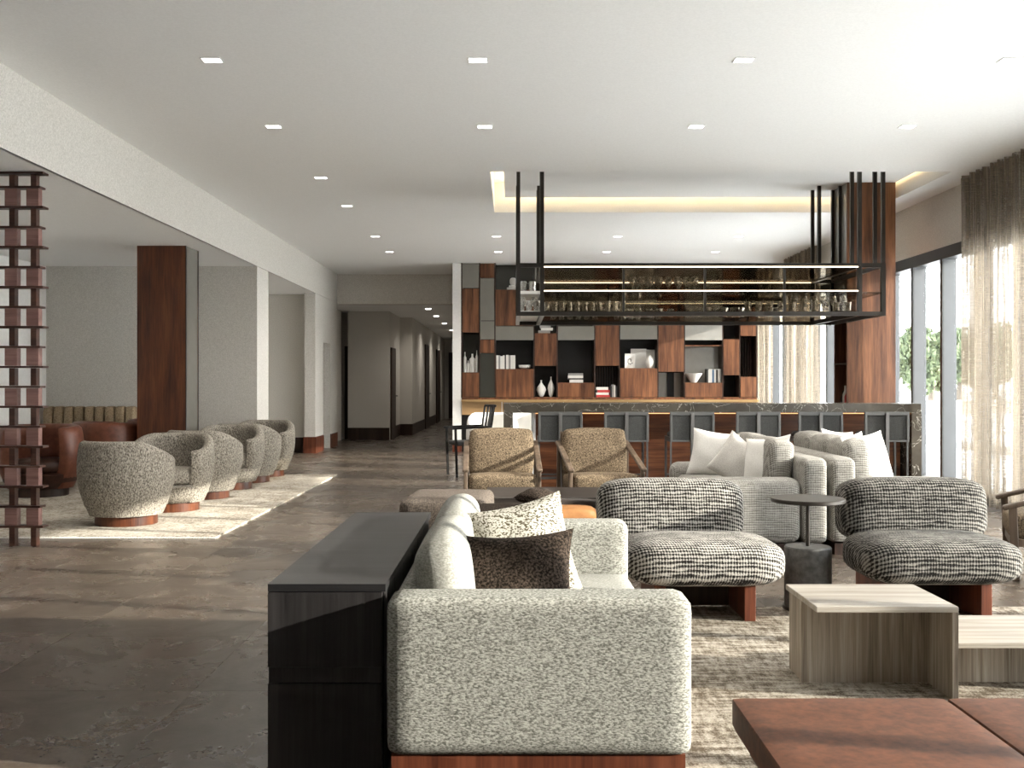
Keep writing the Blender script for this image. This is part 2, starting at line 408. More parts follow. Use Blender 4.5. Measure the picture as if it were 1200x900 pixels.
        # rounded ends
        for lp, sg in ((loops[0], -1), (loops[-1], 1)):
            half = m//2
            c = [(lp[j].co+lp[m-1-j].co)/2 for j in range(half)]
            tang = Vector((-lp[0].co.y, lp[0].co.x, 0)).normalized()*sg
            ring = [s.bm.verts.new(p+tang*thick*.38) for p in c]
            for j in range(half-1):
                f1 = (lp[j], lp[j+1], ring[j+1], ring[j]); f2 = (ring[j], ring[j+1], lp[m-2-j], lp[m-1-j])
                for f in (f1, f2): s.bm.faces.new(f if sg > 0 else f[::-1])
            tri = [lp[half-1], ring[half-1], lp[half]]
            if m % 2: tri = [lp[half-1], lp[half], lp[half+1], ring[half-1]]
            try: s.bm.faces.new(tri)
            except ValueError: pass
            try: s.bm.faces.new((lp[0], ring[0], lp[m-1]))
            except ValueError: pass
        return s
    def tube(s, pts, r, n=10, closed=False):
        pts = [Vector(p) for p in pts]; rings = []
        N = len(pts)
        for i, p in enumerate(pts):
            a = pts[(i-1) % N] if (i or closed) else p; b = pts[(i+1) % N] if (i < N-1 or closed) else p
            q = (b-a).to_track_quat('Z', 'Y')
            rings.append([s.bm.verts.new(p+q @ Vector((r*math.cos(2*PI*k/n), r*math.sin(2*PI*k/n), 0))) for k in range(n)])
        for i in range(N if closed else N-1):
            a, b = rings[i], rings[(i+1) % N]
            for k in range(n): s.bm.faces.new((a[k], a[(k+1) % n], b[(k+1) % n], b[k]))
        if not closed: s.bm.faces.new(rings[0][::-1]); s.bm.faces.new(rings[-1])
        return s
    def mesh(s, name, material, smooth=True, angle=40):
        bmesh.ops.recalc_face_normals(s.bm, faces=s.bm.faces[:])
        me = bpy.data.meshes.new(name); s.bm.to_mesh(me); s.bm.free()
        if smooth:
            me.polygons.foreach_set('use_smooth', [True]*len(me.polygons))
            me.set_sharp_from_angle(angle=math.radians(angle))
        me.materials.append(M[material] if isinstance(material, str) else material)
        return me

def put(name, me, parent=None, loc=(0, 0, 0), rot=(0, 0, 0)):
    o = bpy.data.objects.new(name, me); COL.objects.link(o)
    o.location = loc; o.rotation_euler = rot
    if parent: o.parent = parent
    return o
def part(mb, name, material, parent=None, smooth=True, angle=40, loc=(0, 0, 0), rot=(0, 0, 0)):
    """parts are modelled in their thing's own frame; with wl set on the parent, in world metres"""
    if parent is not None and parent.get('_w'):
        p = parent; off = Vector(p.location)
        while p.parent: p = p.parent; off += p.location
        bmesh.ops.translate(mb.bm, verts=mb.bm.verts[:], vec=-off)
    return put(name, mb.mesh(name, material, smooth, angle), parent, loc, rot)
def tag(o, label, cat, group=None, kind=None):
    if label: o['label'] = label
    if cat: o['category'] = cat
    if group: o['group'] = group
    if kind: o['kind'] = kind
    return o
WORLD = []
def thing(name, label, cat, loc=(0, 0, 0), rotz=0, group=None, world=False):
    o = bpy.data.objects.new(name, None); COL.objects.link(o); o.empty_display_size = .1
    o.location = loc; o.rotation_euler = (0, 0, rotz)
    tag(o, label, cat, group)
    if world: o['_w'] = 1; WORLD.append(o)
    return o
def solo(mb, name, material, label, cat, group=None, loc=(0, 0, 0), rotz=0, smooth=True, angle=40, rot=None):
    """a thing that is one mesh, modelled about its own base"""
    o = put(name, mb.mesh(name, material, smooth, angle), None, loc, rot or (0, 0, rotz))
    return tag(o, label, cat, group)
def dup(root, loc, rotz=0, label=None, group=None):
    r = root.copy(); COL.objects.link(r); r.location = loc; r.rotation_euler = (0, 0, rotz)
    if label: r['label'] = label
    if group: r['group'] = group
    for ch in list(root.children):
        c = ch.copy(); COL.objects.link(c); c.parent = r
        for g in list(ch.children):
            d = g.copy(); COL.objects.link(d); d.parent = c
    return r
def structure(name, mb=None, material=None, smooth=False):
    if mb is None:
        o = bpy.data.objects.new(name, None); COL.objects.link(o); o.empty_display_size = .1
    else: o = put(name, mb.mesh(name, material, smooth))
    o['kind'] = 'structure'; return o
def px(x, D): return (x-600)*D/1200
def pz(y, D): return 1.28+(450-y)*D/1200
def B(*a, **k): return MB().box(*a, **k)

# ================================================================== THE SETTING
XR, XL, H, HS = 5.12, -3.64, 3.56, 2.96
# floor: bedding slab with recessed joints, tiles proud of it
fl = structure('floor', B(-9.5, 5.35, -4.5, 40, -.16, -.006), 'dark_wood')
tile_x = [-1.33+.93*k for k in range(-6, 7)]; tile_y = [4.27-.93*2+.93*k for k in range(0, 21)]
tx0, ty0, T = tile_x[0], tile_y[0], .93
tm = MB().box(-T/2+.0008, T/2-.0008, -T/2+.0008, T/2-.0008, -.006, 0, .0006).mesh('tile', 'floor', False)
for i in range(14):
    for j in range(21):
        x = tx0+T*(i-.5)
        if x > 5.3: continue
        put('tile', tm, fl, (x, ty0+T*(j+.5), 0))
xa, xb = tx0-T, tx0+T*13
yb = ty0+T*21
part(B(-9.5, 5.35, -4.5, ty0, -.006, 0), 'floor_border', 'floor', fl, False)
part(B(-9.5, 5.35, yb, 40, -.006, 0), 'floor_border', 'floor', fl, False)
part(B(-9.5, xa, ty0, yb, -.006, 0), 'floor_border', 'floor', fl, False)
if 5.35 > xb: part(B(xb, 5.35, ty0, yb, -.006, 0), 'floor_border', 'floor', fl, False)

# ceiling with the coffer opening X -.235..4.72, Y 11..13.6
cx0, cx1, cy0, cy1 = -.235, 4.72, 11.0, 13.6
mb = MB()
mb.box(XL, 5.4, -4.5, cy0, H, H+.5); mb.box(XL, 5.4, cy1, 22.2, H, H+.5)
mb.box(XL, cx0, cy0, cy1, H, H+.5); mb.box(cx1, 5.4, cy0, cy1, H, H+.5)
mb.box(XL, 5.4, cy0, cy1, 3.95, 4.06)
ce = structure('ceiling', mb, 'ceiling')
part(B(-9.5, XL, -4.5, 15.3, HS, H+.5), 'soffit', 'ceiling', ce, False)
part(B(-9.5, XL, 15.3, 21.5, HS, H+.5), 'soffit', 'ceiling', ce, False)
part(B(-9.5, -.955, 21.5, 39.2, 2.94, H+.5), 'soffit', 'ceiling', ce, False)
part(B(cx0+.14, cx1-.06, cy0+.02, cy1-.16, 3.73, 3.78), 'coffer_panel', 'ceiling', ce, False)
part(B(cx0+.16, cx0+.20, cy0+.1, cy1-.2, 3.785, 3.81), 'cove_light', 'cove', ce, False)
part(B(cx0+.2, cx1-.1, cy1-.22, cy1-.18, 3.785, 3.81), 'cove_light', 'cove', ce, False)
part(B(cx1-.12, cx1-.08, cy0+.1, cy1-.2, 3.785, 3.81), 'cove_light', 'cove', ce, False)

# beam face of the left side (textured plaster over the soffit edge)
part(B(XL-.02, XL+.012, -4.5, 21.2, HS, H), 'beam_face', 'plaster', ce, False)

# walls
structure('wall_front', B(-9.5, 5.5, -4.7, -4.5, 0, H), 'plaster')
wl = structure('wall_left', B(-6.85, -6.65, -4.5, 15.3, 0, HS), 'white_plaster')
part(B(-9.7, -9.5, -4.7, 39.2, 0, H+.5), 'outer_wall', 'plaster', wl, False)
part(B(-6.65, XL, 14.62, 15.3, 0, HS), 'wall_return', 'plaster', wl, False)
part(B(-5.7, -5.5, 15.3, 19.2, 0, HS), 'wall_return', 'plaster', wl, False)
part(B(-5.7, -3.82, 19.2, 19.75, 0, HS), 'wall_return', 'plaster', wl, False)
part(B(-3.84, XL, 18.95, 19.75, 0, HS), 'pier', 'plaster', wl, False)
part(B(-4.3, XL, 19.75, 20.5, 2.08, HS), 'lintel', 'plaster', wl, False)
part(B(-4.5, -4.3, 19.75, 20.5, 0, HS), 'wall_return', 'plaster', wl, False)
part(B(-4.3, XL, 20.5, 21.3, 0, HS), 'wall_return', 'plaster', wl, False)
wb = structure('wall_back', B(XL, -1.12, 21.3, 21.5, 2.94, H), 'plaster')
# corridor
part(B(-4.3, -3.9, 21.3, 23.4, 0, 2.94), 'corridor_wall', 'plaster', wb, False)
part(B(-3.75, -2.80, 23.4, 25.6, 0, 2.94), 'corridor_wall', 'plaster', wb, False)
part(B(-4.3, -3.75, 23.9, 24.1, 0, 2.94), 'corridor_wall', 'plaster', wb, False)
part(B(-3.9, -2.50, 25.6, 38.0, 0, 2.94), 'corridor_wall', 'plaster', wb, False)
part(B(-9.5, -1.1, 38.0, 38.2, 0, 2.94), 'corridor_wall', 'plaster', wb, False)
part(B(-1.12, -.955, 19.3, 21.6, 0, H), 'pier', 'white_plaster', wb, False)
part(B(-1.12, -.92, 21.6, 38.2, 0, 2.94), 'corridor_wall', 'plaster', wb, False)
part(B(-.955, 5.4, 22.0, 22.2, 0, H), 'rear_wall', 'plaster', wb, False)
# dark corridor doors
def door(k, x0, x1, y0, y1, z1, hx):
    d = structure('door_%d' % k, B(x0, x1, y0, y1, 0, z1), 'dark_wood')
    part(MB().cyl((hx[0], hx[1], 1.0), (hx[2], hx[3], 1.0), .012, n=8), 'door_handle', 'grey_metal', d)
door(1, -3.90, -3.75, 23.85, 23.90, 2.16, (-3.80, 23.85, -3.80, 23.79))
door(2, -2.80, -2.76, 23.55, 24.35, 2.12, (-2.76, 24.2, -2.70, 24.2))
door(3, -2.50, -2.46, 29.3, 30.5, 2.42, (-2.46, 30.3, -2.40, 30.3))
door(4, -2.50, -2.46, 33.6, 35.2, 2.42, (-2.46, 35.0, -2.40, 35.0))
door(5, -2.35, -1.35, 37.95, 38.0, 2.45, (-1.5, 37.95, -1.5, 37.88))

# tall wood skirtings
bl = structure('baseboard_left', B(-6.65, XL, 14.60, 14.62, 0, .28), 'redwood')
part(B(XL, XL+.015, 14.60, 15.3, 0, .28), 'skirting', 'redwood', bl, False)
part(B(-5.5, -3.86, 19.18, 19.2, 0, .28), 'skirting', 'dark_wood', bl, False)
part(B(-3.86, XL+.015, 18.93, 18.95, 0, .30), 'skirting', 'redwood', bl, False)
part(B(XL, XL+.015, 18.95, 19.75, 0, .30), 'skirting', 'redwood', bl, False)
part(B(XL, XL+.015, 20.5, 21.3, 0, .28), 'skirting', 'rosewood', bl, False)
bb = structure('baseboard_back', B(-3.75, -2.80, 23.38, 23.40, 0, .28), 'dark_wood')
part(B(-2.80, -2.785, 24.35, 25.6, 0, .28), 'skirting', 'dark_wood', bb, False)
part(B(-2.8, -2.5, 25.58, 25.6, 0, .28), 'skirting', 'dark_wood', bb, False)
part(B(-2.5, -2.485, 25.6, 29.3, 0, .28), 'skirting', 'dark_wood', bb, False)
part(B(-2.5, -2.485, 30.5, 33.6, 0, .28), 'skirting', 'dark_wood', bb, False)
part(B(-1.12, -.95, 19.285, 19.30, 0, .22), 'skirting', 'redwood', bb, False)

# right side: bulkhead over a ribbon of full height windows
wr = structure('wall_right', B(XR, XR+.28, -4.5, 22.2, 2.90, H), 'plaster')
WY0 = 1.1
part(B(XR, XR+.28, -4.5, WY0-.03, 0, 2.90), 'wall_return', 'plaster', wr, False)
win = structure('window_1')
part(B(XR-.02, XR+.16, WY0, 22.0, 2.76, 2.90), 'window_head', 'mullion_dark', win, False)
part(B(XR-.02, XR+.16, WY0, 22.0, 0, .13), 'window_sill', 'mullion_dark', win, False)
ys = [13.06-.89*k for k in range(-10, 20)]
mm = MB().box(0, .15, -.03, .03, .13, 2.76).mesh('mullion', 'mullion', False)
mf = MB().box(-.02, .0, -.032, .032, .13, 2.76).mesh('mullion_cap', 'mullion_dark', False)
gm = MB().box(.125, .131, .03, .86, .13, 2.76).mesh('pane', 'glass', False)
for y in ys:
    if y > 21.9 or y < WY0-.1: continue
    q = put('mullion', mm, win, (XR, y, 0)); put('mullion_cap', mf, q)
    put('pane', gm, win, (XR, y, 0))

# columns clad in walnut
def column(loc, label, top, niche):
    x, y = loc; c = thing('column', label, 'column', (x, y, 0))
    W, Dp = .59, .5
    part(B(-W/2, W/2, 0, .03, 0, top), 'front_panel', 'walnut' if niche else 'rosewood', c, False)
    part(B(-W/2, W/2, Dp-.03, Dp, 0, top), 'rear_panel', 'walnut', c, False)
    s = -1 if niche else 1
    part(B(min(-s*W/2, -s*(W/2-.03)), max(-s*W/2, -s*(W/2-.03)), .03, Dp-.03, 0, top), 'side_panel', 'walnut', c, False)
    xs = sorted((s*W/2, s*(W/2-.03)))
    if niche:
        part(B(xs[0], xs[1], .03, Dp-.03, 2.1, top), 'glass_side', 'mirror', c, False)
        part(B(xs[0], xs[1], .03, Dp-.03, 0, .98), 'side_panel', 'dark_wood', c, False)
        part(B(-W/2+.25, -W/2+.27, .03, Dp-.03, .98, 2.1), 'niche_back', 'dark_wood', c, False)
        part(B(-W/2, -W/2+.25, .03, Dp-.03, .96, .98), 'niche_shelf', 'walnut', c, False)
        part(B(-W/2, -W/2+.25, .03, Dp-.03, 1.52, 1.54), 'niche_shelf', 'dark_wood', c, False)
    else:
        part(B(xs[0], xs[1], .03, Dp-.03, 0, top), 'glass_side', 'mirror', c, False)
        part(B(xs[1]-.005, xs[1]+.006, .0, .025, 0, top), 'metal_edge', 'mullion_dark', c, False)
        part(B(xs[1]-.005, xs[1]+.006, Dp-.02, Dp, 0, top), 'metal_edge', 'mullion_dark', c, False)
    return c
column((-4.26, 12.44), 'square column clad in dark red walnut beside the row of boucle tub chairs', HS, False)
rc = column((4.365, 12.44), 'square walnut clad column at the right end of the bar', 3.73, True)
for k, (dy, h_, mt) in enumerate(((.10, .25, 'dark_glass'), (.17, .29, 'ceramic'), (.24, .24, 'book_red'), (.31, .28, 'paper'), (.38, .22, 'dark_glass'))):
    solo(MB().lathe([(.0, 0), (.032, 0), (.034, .02), (.034, h_*.6), (.013, h_*.78), (.013, h_), (0, h_)], n=10), 'bottle', mt,
         ['nearest', 'second', 'third', 'fourth', 'farthest'][k]+' small bottle in the dark side niche of the walnut column', 'bottle', 'bottles in the column niche', (4.365-.295+.08, 12.44+dy, .98))

# ceiling downlights
k = 0
rows = {1: [7.2, 9.06, 11.3, 13.1, 15.8, 17.65], 2: [7.2, 9.06, 15.8, 17.65], 3: [7.2, 9.06, 15.8, 17.65], 4: [7.2, 9.06, 15.8, 17.65]}
colx = {1: -2.11, 2: -.24, 3: 1.63, 4: 3.5}
cname = {1: 'leftmost line of downlights', 2: 'second line of downlights from the left', 3: 'third line of downlights from the left', 4: 'rightmost line of downlights'}
ord_ = ['nearest', 'second', 'third', 'fourth', 'fifth', 'farthest']; ord4 = ['nearest', 'second', 'third', 'farthest']
dl = None
for c in rows:
    for i, y in enumerate(rows[c]):
        lab = 'small square recessed downlight, %s in the %s' % ((ord_ if c == 1 else ord4)[i], cname[c])
        if dl is None:
            dl = thing('downlight', lab, 'downlight', (colx[c], y, H), 0, 'recessed ceiling downlights')
            mb = MB(); s_ = .07; q_ = .056
            mb.box(-s_, s_, -q_, -q_+.008, -.006, 0); mb.box(-s_, s_, q_-.008, q_, -.006, 0); mb.box(-s_, -s_+.008, -q_+.008, q_-.008, -.006, 0); mb.box(s_-.008, s_, -q_+.008, q_-.008, -.006, 0)
            part(mb, 'trim', 'trim_white', dl, False)
            part(B(-s_+.008, s_-.008, -q_+.008, q_-.008, -.003, 0), 'lens', 'lamp', dl, False)
            ld = bpy.data.lights.new('downlight_lamp', 'SPOT'); ld.energy = DOWNLIGHT_W; ld.spot_size = 2.5; ld.spot_blend = 1; ld.shadow_soft_size = .06; ld.color = (1, .94, .86)
            lo = bpy.data.objects.new('downlight_lamp', ld); COL.objects.link(lo); lo.parent = dl; lo.location = (0, 0, -.02)
        else: dup(dl, (colx[c], y, H), 0, lab)

# corridor ceiling lamps
for k, y in enumerate((22.6, 25.0, 28.0, 31.5, 35.0)):
    lab = 'round corridor downlight, %s beyond the wide opening' % ['nearest', 'second', 'third', 'fourth', 'farthest'][k]
    o = thing('corridor_light', lab, 'downlight', (-1.85, y, 2.94), 0, 'corridor downlights')
    part(MB().cyl((0, 0, -.012), (0, 0, 0), .06, n=16), 'lens', 'lamp', o)
    ld = bpy.data.lights.new('corridor_lamp', 'SPOT'); ld.energy = CORRIDOR_W; ld.spot_size = 2.6; ld.spot_blend = 1; ld.shadow_soft_size = .06; ld.color = (1, .93, .84)
    lo = bpy.data.objects.new('corridor_lamp', ld); COL.objects.link(lo); lo.parent = o; lo.location = (0, 0, -.03)

# ================================================================== SHELF WALL (display cabinet), y = 19.3
D = 19.3
sw = thing('display_cabinet', 'tall walnut and smoked mirror display wall with open niches behind the bar', 'cabinet', (1.83, 19.45, 0), world=True)
X = lambda x: px(x, D)
Z = lambda y: pz(y, D)
part(B(X(541), X(887), 19.68, 19.72, .99, H), 'back_panel', 'black', sw, False)
part(B(X(541), X(887), 19.30, 19.72, Z(468.5), Z(466)), 'bottom_rail', 'walnut', sw, False)
part(B(X(541), X(887.5), 19.18, 19.72, Z(471), Z(468.3)), 'counter', 'brass', sw, False)
for a_, b_ in ((541, 588), (588.5, 660), (660.5, 735), (735.5, 812), (812.5, 887)):
    part(B(X(a_+.3), X(b_-.3), 19.28, 19.30, .70, Z(471)), 'drawer_front', 'tan', sw, False)
part(B(X(541), X(887), 19.30, 19.72, .0, .70), 'base', 'black', sw, False)
colsx = [541, 562, 580, 626, 653, 697, 726, 771, 802, 847, 867, 887]
for i, cxx in enumerate(colsx):
    part(B(X(cxx)-.012, X(cxx)+.012, 19.30, 19.68, Z(466), H), 'divider', 'dark_wood', sw, False)
W, G, P, K, O, A = 'walnut', 'mirror', 'pale_mirror', 'dark_glass', 'open', 'open_slats'
cells = [
 [(308, 338, G), (338, 390, W), (390, 437, 'open_grey'), (437, 466, W)],
 [(308, 326, W), (326, 376, G), (376, 398, G), (398, 414, W), (414, 466, K)],
 [(308, 340, 'open_grey'), (340, 382, W), (382, 399, G), (399, 433, O), (433, 466, W)],
 [(308, 352, G), (352, 376, W), (376, 391, 'open_grey'), (391, 429, W), (429, 466, O)],
 [(308, 345, G), (345, 382, K), (382, 399, G), (399, 449, O), (449, 466, W)],
 [(308, 338, W), (338, 372, G), (372, 429, W), (429, 466, A)],
 [(308, 345, G), (345, 398, G), (398, 432, O), (432, 466, W)],
 [(308, 330, G), (330, 436, W), (436, 466, 'pale_open')],
 [(308, 352, G), (352, 399, P), (399, 405, O), (405, 449, 'open_pale'), (449, 466, W)],
 [(308, 345, W), (345, 398, O), (398, 440, W), (440, 466, O)],
 [(308, 360, K), (360, 394, W), (394, 442, A), (442, 466, W)],
]
for i, col in enumerate(cells):
    x0, x1 = X(colsx[i])+.013, X(colsx[i+1])-.013
    for (ya, yb_, kd) in col:
        z1, z0 = min(Z(ya), H-.005), Z(yb_)
        if kd in (W, G, P, K):
            part(B(x0, x1, 19.29, 19.31, z0+.006, z1-.006), 'wood_panel' if kd == W else 'mirror_panel', kd, sw, False)
        else:
            part(B(x0, x1, 19.31, 19.68, z0-.01, z0+.01), 'shelf', 'walnut', sw, False)
            bk = {'open_grey': 'dark_glass', 'open_pale': 'pale_mirror', 'pale_open': 'pale_mirror'}.get(kd)
            if bk: part(B(x0, x1, 19.66, 19.68, z0+.01, z1-.01), 'niche_back', bk, sw, False)
            if kd == 'pale_open':
                part(B(X(785), X(793), 19.62, 19.655, z0+.01, z1-.01), 'dark_slat', 'black', sw, False)
            if kd == A:
                n_ = int((x1-x0)/.045)
                for q in range(n_):
                    part(B(x0+(q+.25)*(x1-x0)/n_, x0+(q+.7)*(x1-x0)/n_, 19.64, 19.675, z0+.01, z1-.01), 'slat', 'dark_wood', sw, False)

YS = 19.45
def lathe_item(name, mat_, prof, x, y, label, cat, group=None, n=18, yy=YS, sc=1.0):
    return solo(MB().lathe(prof, n=n), name, mat_, label, cat, group, (X(x), yy, Z(y)+.0105))
def bottleprof(w_, h_): return [(0, 0), (w_*.48, 0), (w_*.5, .01), (w_*.5, h_*.72), (w_*.22, h_*.8), (w_*.16, h_*.86), (w_*.16, h_), (0, h_)]
pw = D/1200
for x, w_, h_, lab in ((544.4, 3.8, 24, 'tall slim white bottle vase, leftmost in the left end niche'),
                       (548.2, 3, 14, 'shortest white bottle vase of the four in the left end niche'),
                       (553.2, 7, 22, 'widest white bottle vase of the four in the left end niche'),
                       (558.4, 3.2, 26, 'thin white bottle vase with long neck, rightmost in the left end niche')):
    lathe_item('bottle_vase', 'ceramic', bottleprof(w_*pw, h_*pw), x, 437, lab, 'vase', 'white bottle vases in the left end niche')
vp = lambda w_, h_: [(0, 0), (w_*.14, 0), (w_*.3, h_*.12), (w_*.5, h_*.42), (w_*.42, h_*.58), (w_*.2, h_*.75), (w_*.08, h_*.86), (w_*.09, h_), (0, h_)]
lathe_item('vase', 'ceramic', vp(11.5*pw, 20*pw), 634.5, 466, 'plump white teardrop vase, left of the pair in the black niche above the bar', 'vase', 'pair of white teardrop vases', 24)
lathe_item('vase', 'ceramic', vp(8.2*pw, 24*pw), 646, 466, 'taller slimmer white teardrop vase, right of the pair in the black niche above the bar', 'vase', 'pair of white teardrop vases', 24)
lathe_item('bowl', 'ceramic', [(0, 0), (.05, 0), (.11, .03), (.115, .075), (.105, .075), (.09, .03), (0, .015)], 615, 433, 'small white bowl beside the row of white books in the black niche', 'bowl', None, 24)
lathe_item('bowl', 'ceramic', [(0, 0), (.06, 0), (.17, .175), (.163, .175), (.055, .012), (0, .012)], 814.5, 449, 'white conical bowl on the pale shelf near the right end of the cabinet', 'bowl', None, 28)
lathe_item('vase', 'ceramic', [(0, 0), (.04, 0), (.075, .07), (.08, .13), (.05, .21), (.025, .235), (.03, .245), (0, .245)], 762, 432, 'white oval vase standing in front of a blank white framed board', 'vase', None, 24, 19.38)
# books
def book(w_, d_, h_, m_):
    mb = MB(); mb.box(-w_/2, w_/2, -d_/2, d_/2, 0, h_); return mb
def upright(x0, x1, y, specs, labf, group):
    x = X(x0); n_ = len(specs); tot = sum(s_[0] for s_ in specs); sc = (X(x1)-X(x0))/tot
    for k, (w_, h_, mt) in enumerate(specs):
        ww = w_*sc
        o = thing('book', labf(k, mt), 'book', (x+ww/2, YS, Z(y)+.0105), 0, group)
        hh = h_*pw
        mb = MB(); mb.box(-ww/2+.001, -ww/2+.004, -.09, .09, 0, hh); mb.box(ww/2-.004, ww/2-.001, -.09, .09, 0, hh); mb.box(-ww/2+.001, ww/2-.001, -.094, -.09, 0, hh)
        part(mb, 'cover', mt, o, False)
        part(B(-ww/2+.004, ww/2-.004, -.088, .085, .004, hh-.004), 'pages', 'paper', o, False)
        x += ww
wcol = {'paper': 'white', 'book_grey': 'grey', 'book_dark': 'black', 'book_red': 'red', 'book_blue': 'blue'}
ordn = ['first', 'second', 'third', 'fourth', 'fifth', 'sixth', 'seventh', 'eighth', 'ninth', 'tenth']
upright(581.5, 604, 433, [(2, 16, 'paper'), (1.6, 16, 'book_grey'), (2.4, 15, 'paper'), (1.6, 16, 'paper'), (1.2, 15.5, 'book_dark'), (2.4, 16.5, 'paper'), (1.8, 16, 'book_grey'), (2, 16, 'paper'), (2.4, 16, 'paper')],
        lambda k, m_: '%s upright book, %s from the left in the row beside the white bowl' % (wcol[m_], ordn[k]), 'upright books beside the bowl')
upright(829, 846, 449, [(1.4, 16, 'book_dark'), (2.2, 15, 'paper'), (1.6, 16, 'paper'), (1.6, 15, 'book_blue'), (2, 16, 'paper'), (1.6, 15, 'book_dark'), (2, 16, 'paper'), (1.4, 16, 'book_grey')],
        lambda k, m_: '%s upright book, %s from the left in the row right of the conical bowl' % (wcol[m_], ordn[k]), 'upright books right of the conical bowl')
upright(715.5, 724, 466, [(1.5, 13, 'book_dark'), (1.6, 15, 'book_grey'), (1.4, 14, 'paper'), (1.8, 12, 'book_dark')],
        lambda k, m_: '%s upright book, %s from the left beside the stack with red covers' % (wcol[m_], ordn[k]), 'upright books beside the red stack')
def stack(x0, x1, y, specs, labf, group, yy=YS):
    z = Z(y)+.0105
    for k, (dx0, dx1, h_, mt) in enumerate(specs):
        hh = h_*pw; a_, b_ = X(x0)+dx0, X(x1)-dx1
        o = thing('book', labf(k, mt), 'book', ((a_+b_)/2, yy, z), 0, group); ww = b_-a_
        mb = MB(); mb.box(-ww/2, ww/2, -.10, .10, 0, .004); mb.box(-ww/2, ww/2, -.10, .10, hh-.005, hh-.001); mb.box(-ww/2, ww/2, -.104, -.10, 0, hh-.001)
        part(mb, 'cover', mt, o, False)
        part(B(-ww/2+.004, ww/2-.004, -.098, .095, .004, hh-.005), 'pages', 'paper', o, False)
        z += hh
stk = ['bottom', 'second from bottom', 'third from bottom', 'fourth from bottom', 'top']
stack(666, 683.5, 449, [(.03, 0, 3.6, 'paper'), (0, .02, 1.6, 'book_dark'), (0, 0, 3.2, 'paper'), (.01, .0, 2.6, 'book_grey')],
      lambda k, m_: '%s book lying flat, %s of the stack in the wide black niche' % (wcol[m_], stk[k] if k < 3 else 'top'), 'stacked books in the wide black niche')
stack(699, 715, 466, [(0, 0, 2.6, 'book_red'), (0, .02, 2.8, 'paper'), (.02, 0, 3.0, 'book_red'), (.0, .03, 3.4, 'paper')],
      lambda k, m_: '%s book lying flat, %s of the stack in the slatted niche' % (wcol[m_], stk[k] if k < 3 else 'top'), 'stacked books in the slatted niche')
stack(631, 648, 391, [(0, .05, 3.4, 'book_grey'), (.05, 0, 3.0, 'paper'), (.03, .04, 2.6, 'book_grey')],
      lambda k, m_: '%s book lying flat, %s of the stack high up under the glass rack' % (wcol[m_], stk[k] if k < 2 else 'top'), 'stacked books high up')
# pictures leaning
def frame(x0, x1, y0, yb_, yy, label, art=False):
    ww, hh = (x1-x0)*pw, (yb_-y0)*pw
    o = thing('picture_frame', label, 'picture', (X((x0+x1)/2), yy, Z(yb_)+.012), 0, 'white framed pictures on the shelf')
    mb = MB(); t = .018
    mb.box(-ww/2, ww/2, -.01, .01, 0, t); mb.box(-ww/2, ww/2, -.01, .01, hh-t, hh); mb.box(-ww/2, -ww/2+t, -.01, .01, t, hh-t); mb.box(ww/2-t, ww/2, -.01, .01, t, hh-t)
    part(mb, 'frame', 'ceramic', o, False)
    pr = part(B(-ww/2+t, ww/2-t, -.004, .006, t, hh-t), 'print', 'paper', o, False)
    if art:
        mb = MB()
        for q in range(9):
            a = q*.7; r_ = .02+.004*q
            mb.cyl((r_*math.cos(a), -.006, hh/2+1.3*r_*math.sin(a)), (r_*math.cos(a), -.0042, hh/2+1.3*r_*math.sin(a)), .016, n=8)
        part(mb, 'ink_drawing', 'book_grey', pr, False)
frame(741, 759.5, 409, 432, 19.56, 'largest blank white framed board leaning behind the others')
frame(760, 769.8, 410, 432, 19.60, 'blank white framed board partly behind the oval vase')
frame(733, 745, 415, 432, 19.42, 'small white framed grey abstract drawing, left of the boards', True)
# pale ornament high on the left
o = thing('ornament', 'stacked pale stone ornament on the high shelf left of the hanging rack', 'ornament', (X(600), 19.45, Z(340)+.0105))
part(B(-.10, .08, -.06, .06, 0, .05, b=.01), 'block', 'ceramic', o); part(B(-.06, .09, -.05, .05, .05, .09, b=.01), 'block', 'ceramic', o)
part(MB().superq(.13, .08, .15, .8, .9, Matrix.Translation((.02, 0, .165))), 'pebble', 'ceramic', o)

# ================================================================== BAR
YB = 11.5
bar = thing('bar_counter', 'long dark marble bar counter with walnut front panels', 'bar', (2.25, 11.8, 0), world=True)
part(B(px(590, YB), px(1080, YB), YB, YB+.62, .955, 1.06, b=.004), 'countertop', 'marble', bar, False)
part(B(px(590, YB), px(601, YB), YB, YB+.62, 0, .955), 'end_leg', 'marble', bar, False)
part(B(px(1068.5, YB), px(1080, YB), YB, YB+.62, 0, .955), 'end_leg', 'marble', bar, False)
fx0, fx1 = .27, px(1066, YB)-.01
edges = [fx0, px(752, 11.75), px(830, 11.75), px(906, 11.75), px(983, 11.75), fx1]
for a_, b_ in zip(edges, edges[1:]):
    part(B(a_+.003, b_-.003, YB+.25, YB+.28, .08, .955), 'front_panel', 'walnut_x', bar, False)
part(B(fx0, fx1, YB+.28, YB+.58, 0, .955), 'carcass', 'black', bar, False)
part(B(fx0-.04, fx0, YB+.22, YB+.62, 0, .955), 'end_panel', 'trim_white', bar, False)
part(B(fx0, fx1, YB+.225, YB+.25, 0, .10), 'kick_plate', 'dark_wood', bar, False)
part(B(fx0, fx1, YB+.20, YB+.215, .94, .953), 'light_strip', emit('bar_led', (1.0, .50, .22), .8), bar, False)

